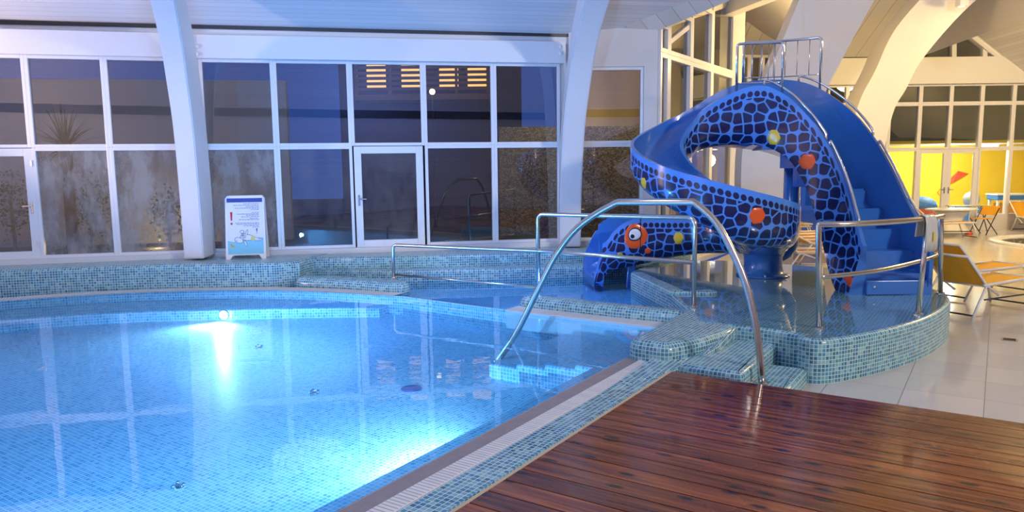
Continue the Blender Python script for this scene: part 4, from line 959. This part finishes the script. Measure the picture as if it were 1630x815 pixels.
for z, x0 in [(.955, -.02), (.928, -.18), (.902, .02), (.878, -.16), (.852, .10), (.80, .12), (.775, -.13), (.755, .02), (.728, -.06), (.70, .08), (.678, -.10), (.62, -.16), (.598, -.14), (.572, -.02), (.548, .12)]:
    x = x0
    while x < .22:
        w = random.uniform(.018, .05); tl_.append(rect(x, z, min(.235, x + w), z + .011)); x += w + .010
for za_, zb2 in ((.86, 1), (.84, .86), (.66, .82), (.5, .64)):
    q = [r for r in tl_ if za_ <= r[0][1] < zb2]
    if q: onboard('lettering', q, ink, ps, .0055, .001)
onboard('animal_print', [ell(.03, .375, .12, .055, rot=-.1), ell(-.11, .33, .075, .05, rot=-.35), ell(-.03, .40, .05, .05), ell(.17, .345, .09, .03, rot=-.2), ell(.02, .455, .018, .06, rot=-.3), ell(-.0, .27, .02, .06, rot=.35), ell(-.055, .475, .035, .03), ell(.235, .33, .05, .02, rot=.3)], line, ps, .006)
onboard('animal_print', [ell(.03, .375, .113, .048, rot=-.1), ell(-.11, .33, .068, .043, rot=-.35), ell(-.03, .40, .043, .043), ell(.17, .345, .083, .024, rot=-.2), ell(.02, .455, .012, .053, rot=-.3), ell(-.0, .27, .014, .053, rot=.35), ell(-.055, .475, .028, .023), ell(.235, .33, .044, .014, rot=.3)], simple('poster_white', (.72, .76, .84), .4), ps, .0075)
onboard('swim_shorts', [ell(.125, .36, .035, .045, rot=-.1)], simple('poster_yellow', (.62, .60, .18), .4), ps, .009)
onboard('bath_duck', [ell(-.215, .225, .032, .018), ell(-.235, .25, .015, .015)], simple('poster_duck', (.55, .38, .06), .4), ps, .007)
onboard('nostril_print', [ell(-.145, .315, .008, .005), ell(-.155, .335, .006, .004)], line, ps, .009); onboard('eye_print', [ell(-.05, .415, .008, .012), ell(-.03, .42, .008, .012)], line, ps, .009)

# ================================================================== FURNITURE
def lounger(loc, rz, label, raise_=55, group='yellow sun loungers', barmat='dark'):
    t = empty('sun_lounger', loc, rz, label, 'sun lounger', group); w, s, Ln, h = .62, .46, 1.25, .66; a = R(raise_)
    f = bmesh.new()
    for y in (0, w): bm_tube(f, [(-.06, y, s), (Ln, y, s)], .020, 10)
    bm_tube(f, [(Ln, 0, s), (Ln, w, s)], .018, 10); bm_tube(f, [(0, 0, s - .02), (0, w, s - .02)], .016, 10); bmobj('frame', f, M['whitemetal'], t, True, uv=False)
    bx, bz = -h * math.cos(a), h * math.sin(a); b = bmesh.new()
    for y in (0, w): bm_tube(b, [(.32, y, s - .26 * math.sin(a) * 1.0), (0, y, s), (bx, y, s + bz)], .017, 10)
    bm_tube(b, [(bx, 0, s + bz), (bx, w, s + bz)], .017, 10); bmobj('backrest_frame', b, M['whitemetal'], t, True, uv=False)
    for nm, pts in (('seat', [(.0, s - .015), (.3, s - .03), (.7, s - .02), (Ln, s + .005)]), ('backrest', [(.01, s - .01), (bx * .5 + .05, s + bz * .5 - .02), (bx, s + bz)])):
        c = catmull([(x, 0, z) for x, z in pts], 5); bm = bmesh.new(); rw = [[bm.verts.new((p.x, y, p.z + (.012 if y in (0, w) else -.01))) for y in (.012, w * .33, w * .66, w - .012)] for p in c]
        for A, B in zip(rw, rw[1:]):
            for k in range(3): bm.faces.new((A[k], A[k + 1], B[k + 1], B[k]))
        o = bmobj(nm, bm, M['canvas'], t, True, uv=False); so = o.modifiers.new('thick', 'SOLIDIFY'); so.thickness = .008
    for x0, x1 in ((.02, -.30), (Ln - .12, Ln + .06)):
        for y in (0, w): bm = bmesh.new(); bm_tube(bm, [(x0, y, s), (x1, y, .0)], .016, 10); bmobj('leg', bm, M['whitemetal'], t, True, uv=False)
        bm = bmesh.new(); bm_tube(bm, [(x1 * .9 + x0 * .1, 0, .05), (x1 * .9 + x0 * .1, w, .05)], .013, 10); bmobj('stretcher', bm, M[barmat], t, True, uv=False)
    bm = bmesh.new(); bm_tube(bm, [(.05, w * .06, .24), (Ln - .1, w * .06, .22)], .012, 8); bmobj('side_bar', bm, M[barmat], t, True, uv=False)
    return t
def copy_tree(o, parent=None):
    c = o.copy(); COL.objects.link(c); c.parent = parent
    if parent is not None: c.matrix_parent_inverse = o.matrix_parent_inverse.copy()
    for ch in list(o.children): copy_tree(ch, c)
    return c
LA_ = lounger((6.62, 10.22, 0), R(29), 'yellow canvas sun lounger closest to the slide platform, backrest raised', 41)
def put(x, y, rz, label):
    o = copy_tree(LA_); o.location = (x, y, 0); o.rotation_euler = (0, 0, R(rz)); o['label'] = label; return o
put(7.35, 11.55, 24, 'yellow sun lounger standing just behind the one beside the platform')
put(11.7, 20.5, 3, 'yellow sun lounger in front of the white table by the far windows')
put(15.5, 22.68, -98, 'orange yellow sun lounger behind the round whirlpool at the right picture edge')
row = None
for k, (x, y) in enumerate([(5.55, 14.2), (6.45, 15.85), (6.5, 16.55), (6.6, 17.25), (6.75, 17.95), (6.85, 19.9), (7.2, 20.7)]):
    lb = ['nearest', 'second', 'third', 'fourth', 'fifth', 'sixth', 'farthest'][k] + ' sun lounger of the white framed row seen through the gap under the slide stairs'
    if row is None: row = lounger((x, y, 0), R(3), lb, 26, 'sun loungers in the row behind the slide', 'whitemetal')
    else: o = copy_tree(row); o.location = (x, y, 0); o['label'] = lb
tb = empty('bistro_table', (13.1, 22.05, 0), 0, 'white table with waisted pedestal and oval top by the far windows', 'table')
bm = bmesh.new(); bm_lathe(bm, [(.74, 0), (.76, .02), (.76, .04), (.70, .05)], (0, 0, .72), 40); bmesh.ops.scale(bm, vec=(1, .62, 1), verts=bm.verts[:]); bmobj('table_top', bm, M['whitemetal'], tb, uv=False)
bm = bmesh.new(); bm_lathe(bm, [(.56, .06), (.50, .14), (.40, .30), (.34, .40), (.37, .52), (.48, .66), (.55, .72)], seg=40); bmesh.ops.scale(bm, vec=(1, .62, 1), verts=bm.verts[:]); bmobj('pedestal', bm, M['whitemetal'], tb, True, uv=False)
redp = simple('red_rubber', (.70, .10, .03), .5)
for x in (-.48, .48):
    bm = bmesh.new(); bm_lathe(bm, [(.10, 0), (.11, .03), (.08, .09), (.04, .10)], (x, -.12, 0), 16); bmobj('foot', bm, redp, tb, True, uv=False)
fc = empty('folding_chair', (14.1, 21.7, 0), R(25), 'orange folding chair with crossed black legs right of the white table', 'chair')
for y in (0, .5):
    for a, b in (((-.25, y, 0), (.30, y, .78)), ((.28, y, 0), (-.25, y, .48))): bm = bmesh.new(); bm_tube(bm, [a, b], .014, 8); bmobj('leg', bm, M['dark'], fc, True, uv=False)
bm = bmesh.new(); bm_box(bm, (-.02, .25, .47), (.44, .48, .02), bev=.006); bmobj('seat', bm, M['canvas'], fc, uv=False)
bm = bmesh.new(); bm_box(bm, (.27, .25, .70), (.02, .50, .30), Matrix.Rotation(R(30), 4, 'Y'), bev=.006); bmobj('backrest', bm, M['canvas'], fc, uv=False)
ft = empty('folding_table', (14.0, 22.7, 0), 0, 'small grey topped folding table standing against the far window', 'table')
bm = bmesh.new(); bm_box(bm, (0, 0, .80), (1.15, .5, .03), bev=.008); bmobj('table_top', bm, M['steel'], ft, uv=False)
for x in (-.5, .5):
    for y0, y1 in ((-.2, .2), (.2, -.2)): bm = bmesh.new(); bm_tube(bm, [(x, y0, 0), (x, y1, .79)], .014, 8); bmobj('leg', bm, M['dark'], ft, True, uv=False)
wp = empty('whirlpool', (14.75, 19.2, 0), 0, 'round whirlpool basin with white rim sunk in the hall floor', 'whirlpool')
bm = bmesh.new(); bm_lathe(bm, [(2.0, 0.002), (1.98, .05), (1.85, .07), (1.72, .05), (1.66, .012)], seg=64, caps=False); bmobj('rim', bm, M['white'], wp, True, uv=False)
bm = bmesh.new(); bm_lathe(bm, [(1.68, .012), (.02, .013)], seg=64); bmobj('water_surface', bm, simple('whirlpool_water', (.03, .03, .02), .03), wp, uv=False)
hl = empty('hanging_lamp', tuple(D(1531, 4, 18.6)), 0, 'small white box spotlight under the curved timber arch', 'lamp')
bm = bmesh.new(); bm_box(bm, (0, 0, .02), (.22, .22, .22), bev=.02); bmobj('housing', bm, M['white'], hl, uv=False)
bm = bmesh.new(); bm_lathe(bm, [(.07, -.10), (.06, -.085)], seg=20); bmobj('lens', bm, emit('lamp_lens', (1, .85, .55), 4), hl, uv=False)
bm = bmesh.new(); bm_bar(bm, (0, 0, .12), (0, .1, .45), .04, .04); bmobj('bracket', bm, M['white'], hl, uv=False)

# ================================================================== PLAYROOM BEYOND THE RIGHT DOORS
yl = simple('yellow_wall', (.86, .62, .03), .7); X0, X1, Y1 = fx(1395)[0], 17.9, 27.2
sheet('wall_playroom_back', [(X0, Y1, 0), (X1 + 1.6, Y1, 0), (X1 + 1.6, Y1, 2.9), (X0, Y1, 2.9)], yl); sheet('wall_playroom_left', [(X0, YF + .2, 0), (X0, Y1, 0), (X0, Y1, 2.9), (X0, YF + .2, 2.9)], yl)
sheet('wall_playroom_right', [(X1, YF + .2, 0), (X1 + 1.6, Y1, 0), (X1 + 1.6, Y1, 2.9), (X1, YF + .2, 2.9)], yl)
sheet('ceiling_playroom', [(X0, YF + .2, 2.72), (X1 + 1.6, YF + .2, 2.72), (X1 + 1.6, Y1, 2.72), (X0, Y1, 2.72)], M['plaster'])
pl = empty('ceiling_light', (16.2, 25.4, 2.70), 0, 'bright round ceiling light in the yellow playroom', 'lamp')
bm = bmesh.new(); bm_lathe(bm, [(.30, 0), (.30, -.05), (.2, -.09), (.02, -.10)], seg=24); bmobj('diffuser', bm, emit('ceiling_lens', (1, .95, .8), 10), pl, True, uv=False)
lamp('POINT', 'playroom_lamp', (14.9, 25.3, 2.3), 260, (1, .93, .70), .25)
blue = simple('blue_foam', (.05, .22, .62), .6); redf = simple('red_foam', (.62, .07, .02), .6); grey = simple('grey_toy', (.45, .50, .55), .5)
def toy(name, label, cat, loc): return empty(name, loc, 0, label, cat)
g = toy('play_dome', 'blue padded play dome behind the left playroom door', 'toy', (13.75, 25.0, 0)); bm = bmesh.new(); bm_lathe(bm, [(.55, .62), (.50, .80), (.36, .93), (.18, .99), (.02, 1.0)], seg=24); bmobj('dome', bm, blue, g, True, uv=False); bm = bmesh.new(); bm_lathe(bm, [(.55, 0), (.57, .3), (.55, .62)], seg=24); bmobj('drum', bm, redf, g, True, uv=False)
g = toy('play_ball', 'grey toy ball resting on a blue foam block behind the glass door', 'toy', (15.35, 25.0, 0)); bm = bmesh.new(); bmesh.ops.create_uvsphere(bm, u_segments=20, v_segments=12, radius=.26); bmesh.ops.translate(bm, vec=(.15, 0, .88), verts=bm.verts[:]); bmobj('ball', bm, grey, g, True, uv=False); bm = bmesh.new(); bm_box(bm, (-.05, .0, .31), (.95, .5, .62), bev=.06); bmobj('foam_block', bm, blue, g, uv=False)
g = toy('toy_kite', 'red kite shaped toy on the yellow playroom wall', 'toy', (16.2, 27.17, 1.45)); bm = bmesh.new(); vs = [bm.verts.new(p) for p in [(-.5, 0, -.25), (-.1, -.08, -.05), (.5, 0, .25), (.1, 0, .35), (-.15, 0, .1)]]; bm.faces.new(vs); o = bmobj('sail', bm, redf, g, uv=False); so = o.modifiers.new('t', 'SOLIDIFY'); so.thickness = .02
bm = bmesh.new(); bm_tube(bm, [(-.45, .0, -.22), (-.62, 0, -.42), (-.5, 0, -.55)], .012, 8); bmobj('tail', bm, redf, g, uv=False)
g = toy('play_table', 'blue and white play table with orange side behind the right window', 'table', (17.0, 25.3, 0)); bm = bmesh.new(); bm_box(bm, (0, 0, .92), (1.25, .6, .16), bev=.03); bmobj('table_top', bm, blue, g, uv=False); bm = bmesh.new(); bm_box(bm, (0, 0, 1.02), (1.3, .64, .05), bev=.01); bmobj('rim', bm, M['plastic'], g, uv=False)
for x in (-.55, .55):
    for y in (-.22, .22): bm = bmesh.new(); bm_box(bm, (x, y, .42), (.07, .07, .84), bev=.01); bmobj('leg', bm, M['plastic'], g, uv=False)
bm = bmesh.new(); bm_box(bm, (0, .1, .55), (1.0, .04, .35), bev=.01); bmobj('side_panel', bm, simple('orange_panel', (.80, .32, .02), .5), g, uv=False)

# ================================================================== OUTSIDE THE GLASS
dk = simple('pane_backdrop', (.17, .17, .12), .8); wallbox('wall_pane_backdrop', (6, 27.6), (24, 27.6), 2.8, 9.5, .2, dk); wallbox('wall_bay_backdrop', (1.6, 19.2), (5.6, 25.3), .5, 7.0, .2, simple('bay_backdrop', (.34, .27, .15), .8))  # walls added behind the panes to stand in for their dark reflections
lamp('POINT', 'backdrop_fill', (3.6, 19.4, 3.2), 40, (1, .72, .25), .1)  # added light without fixture for the wall behind the bay
gm_ = simple('garden_ground', (.10, .10, .08), .8, noise=.3)
sheet('ground_outside', [(-30, 12, .52), (3.0, 14.7, .52), (5.0, 18.3, .52), (8, 40, .52), (-30, 40, .52)], gm_)
def rubble():
    m, nt, b = newmat('rubble_stone'); lk = nt.links.new; tc = node(nt, 'ShaderNodeTexCoord'); mp = node(nt, 'ShaderNodeMapping'); mp.inputs['Scale'].default_value = (4.5, 4.5, 6); lk(tc.outputs['Object'], mp.inputs[0])
    vo = node(nt, 'ShaderNodeTexVoronoi'); lk(mp.outputs[0], vo.inputs['Vector']); ve = node(nt, 'ShaderNodeTexVoronoi', feature='DISTANCE_TO_EDGE'); lk(mp.outputs[0], ve.inputs['Vector'])
    sp = node(nt, 'ShaderNodeSeparateColor'); lk(vo.outputs['Color'], sp.inputs[0]); r = ramp(nt, [(0, (.20, .17, .12)), (.5, (.36, .31, .22)), (1, (.50, .44, .32))], const=False); lk(sp.outputs[0], r.inputs[0])
    er = ramp(nt, [(.02, (0, 0, 0)), (.08, (1, 1, 1))], const=False); lk(ve.outputs['Distance'], er.inputs[0]); mx = node(nt, 'ShaderNodeMix', data_type='RGBA'); lk(er.outputs[0], mx.inputs[0]); mx.inputs[6].default_value = (.10, .09, .07, 1); lk(r.outputs[0], mx.inputs[7]); lk(mx.outputs[2], b.inputs['Base Color'])
    bp = node(nt, 'ShaderNodeBump'); bp.inputs['Distance'].default_value = .04; lk(er.outputs[0], bp.inputs['Height']); lk(bp.outputs[0], b.inputs['Normal']); b.inputs['Roughness'].default_value = .85; return m
M['rubble'] = rubble()
wallbox('wall_rubble', (-.3, 18.0), (4.0, 18.4), .5, 3.1, .5, M['rubble'])
wallbox('wall_garden', (-17, 15.6), (-5.2, 17.6), .5, 4.2, .3, M['plaster'])
lamp('SPOT', 'garden_fill', (2.2, 16.0, 5.3), 260, (1, .68, .22), .1, (2.0, 18.0, 1.8), 90)  # hidden warm spot without fixture, added to light the rubble wall
lamp('POINT', 'garden_fill.001', (-7.6, 15.9, .60), 30, (1, .66, .28), .15)  # hidden light at ground level, added without a fixture for the shrubs
def garden_lamp(x, y, h, label):
    t = empty('garden_lamp', (x, y, .52), 0, label, 'lamp'); bm = bmesh.new(); bm_lathe(bm, [(.06, 0), (.05, .02), (.025, .04), (.025, h - .12)], seg=14); bmobj('pole', bm, M['dark'], t, True, uv=False)
    bm = bmesh.new(); bmesh.ops.create_uvsphere(bm, u_segments=16, v_segments=10, radius=.08); bmesh.ops.translate(bm, vec=(0, 0, h), verts=bm.verts[:]); bmobj('globe', bm, emit('lamp_globe', (1, .72, .25), 5), t, True, uv=False)
g0 = D(688, 146, 20.5); garden_lamp(g0[0], g0[1], g0[2] - .52, 'glowing yellow globe lamp outside, above the closed glazed door')
hs = empty('chalet', (0, 0, 0), 0, 'dusky house with slatted timber balcony seen through the upper middle panes', 'house')
HY = 24.0; hw = simple('house_wall', (.05, .06, .13), .8); wd = simple('balcony_timber', (.40, .20, .10), .6, noise=.2)
def hx(px): return D(px, 150, HY)[0]
bm = bmesh.new(); bm_box(bm, ((hx(540) + hx(830)) / 2, HY + 2, 3.6), (hx(830) - hx(540), 4, 6.2)); bmobj('house_wall', bm, hw, hs)
bm = bmesh.new(); bm_box(bm, ((hx(530) + hx(840)) / 2, HY + 1.6, 6.95), (hx(840) - hx(530) + .6, 5.2, .35)); bmobj('roof', bm, M['dark'], hs)
bm = bmesh.new(); bm_box(bm, ((hx(575) + hx(780)) / 2, HY - .5, 4.3), (hx(780) - hx(575), 1.0, .18)); bmobj('balcony_floor', bm, wd, hs)
for k in range(6):
    bm = bmesh.new(); bm_box(bm, ((hx(575) + hx(780)) / 2, HY - .97, 4.55 + .16 * k), (hx(780) - hx(575), .04, .09)); bmobj('balcony_rail', bm, wd, hs)
for px in (577, 628, 680, 730, 778): bm = bmesh.new(); bm_box(bm, (hx(px), HY - .92, 4.9), (.08, .08, 1.1)); bmobj('balcony_post', bm, wd, hs)
for px in (600, 655, 715, 760):
    bm = bmesh.new(); bm_box(bm, (hx(px), HY - .01, 5.3), (.6, .05, 1.3)); bmobj('lit_window', bm, emit('lit_window', (1, .55, .15), 1.5), hs)
leafm = simple('palm_leaf', (.06, .12, .03), .55, noise=.4); barkm = simple('palm_bark', (.16, .10, .06), .9, noise=.3, bump=.4)
def palm(x, y, h, label, n=38, s=0):
    rnd = random.Random(s); t = empty('spiky_palm', (x, y, .52), 0, label, 'palm'); bm = bmesh.new(); bm_lathe(bm, [(.12, 0), (.10, h * .5), (.11, h)], seg=12); bmobj('trunk', bm, barkm, t, True, uv=False)
    bm = bmesh.new()
    for k in range(n):
        az = rnd.uniform(0, 6.28); el = rnd.uniform(-.3, 1.4); ln = rnd.uniform(.75, 1.1); d = Vector((math.cos(az) * math.cos(el), math.sin(az) * math.cos(el), math.sin(el))); sd = d.cross(Vector((0, 0, 1))).normalized() * .028; prev = None
        for q in range(5):
            u = q / 4; p = Vector((0, 0, h)) + d * ln * u + Vector((0, 0, -.18 * u * u)); w = sd * (1 - u * .95); cur = (bm.verts.new(p - w), bm.verts.new(p + w))
            if prev: bm.faces.new((prev[0], prev[1], cur[1], cur[0]))
            prev = cur
    bmobj('fronds', bm, leafm, t, uv=False)
pp = D(104, 232, 14.4); palm(pp[0], pp[1], pp[2] - .52 - .05, 'dark spiky palm outside the pane above the left glazed door', 80, 2)
def shrub(x, y, r, h, label, s):
    rnd = random.Random(s); t = empty('garden_shrub', (x, y, .52), 0, label, 'shrub', 'shrubs outside the left panes'); bm = bmesh.new(); bm_lathe(bm, [(.04, 0), (.03, h * .6)], seg=8); bmobj('stem', bm, barkm, t, uv=False); bm = bmesh.new()
    for k in range(420):
        u = Vector((rnd.gauss(0, 1), rnd.gauss(0, 1), rnd.gauss(0, 1))).normalized() * rnd.uniform(.4, 1); p = Vector((u.x * r, u.y * r, h * .55 + u.z * h * .45)); a = Vector((rnd.gauss(0, 1), rnd.gauss(0, 1), rnd.gauss(0, 1))).normalized() * .07; b = a.cross(u).normalized() * .03
        bm.faces.new([bm.verts.new(q) for q in (p, p + a * .5 + b, p + a, p + a * .5 - b)])
    bmobj('foliage', bm, leafm, t, uv=False)
shrub(-9.0, 15.85, .42, 1.7, 'leafy garden shrub lit yellow behind the misted pane beside the left door', 1)
shrub(-7.4, 15.95, .42, 1.4, 'leafy garden shrub behind the streaky pane beside the left timber arch', 2)
shrub(-10.5, 15.6, .42, 1.8, 'leafy garden shrub behind the left glazed door', 3)
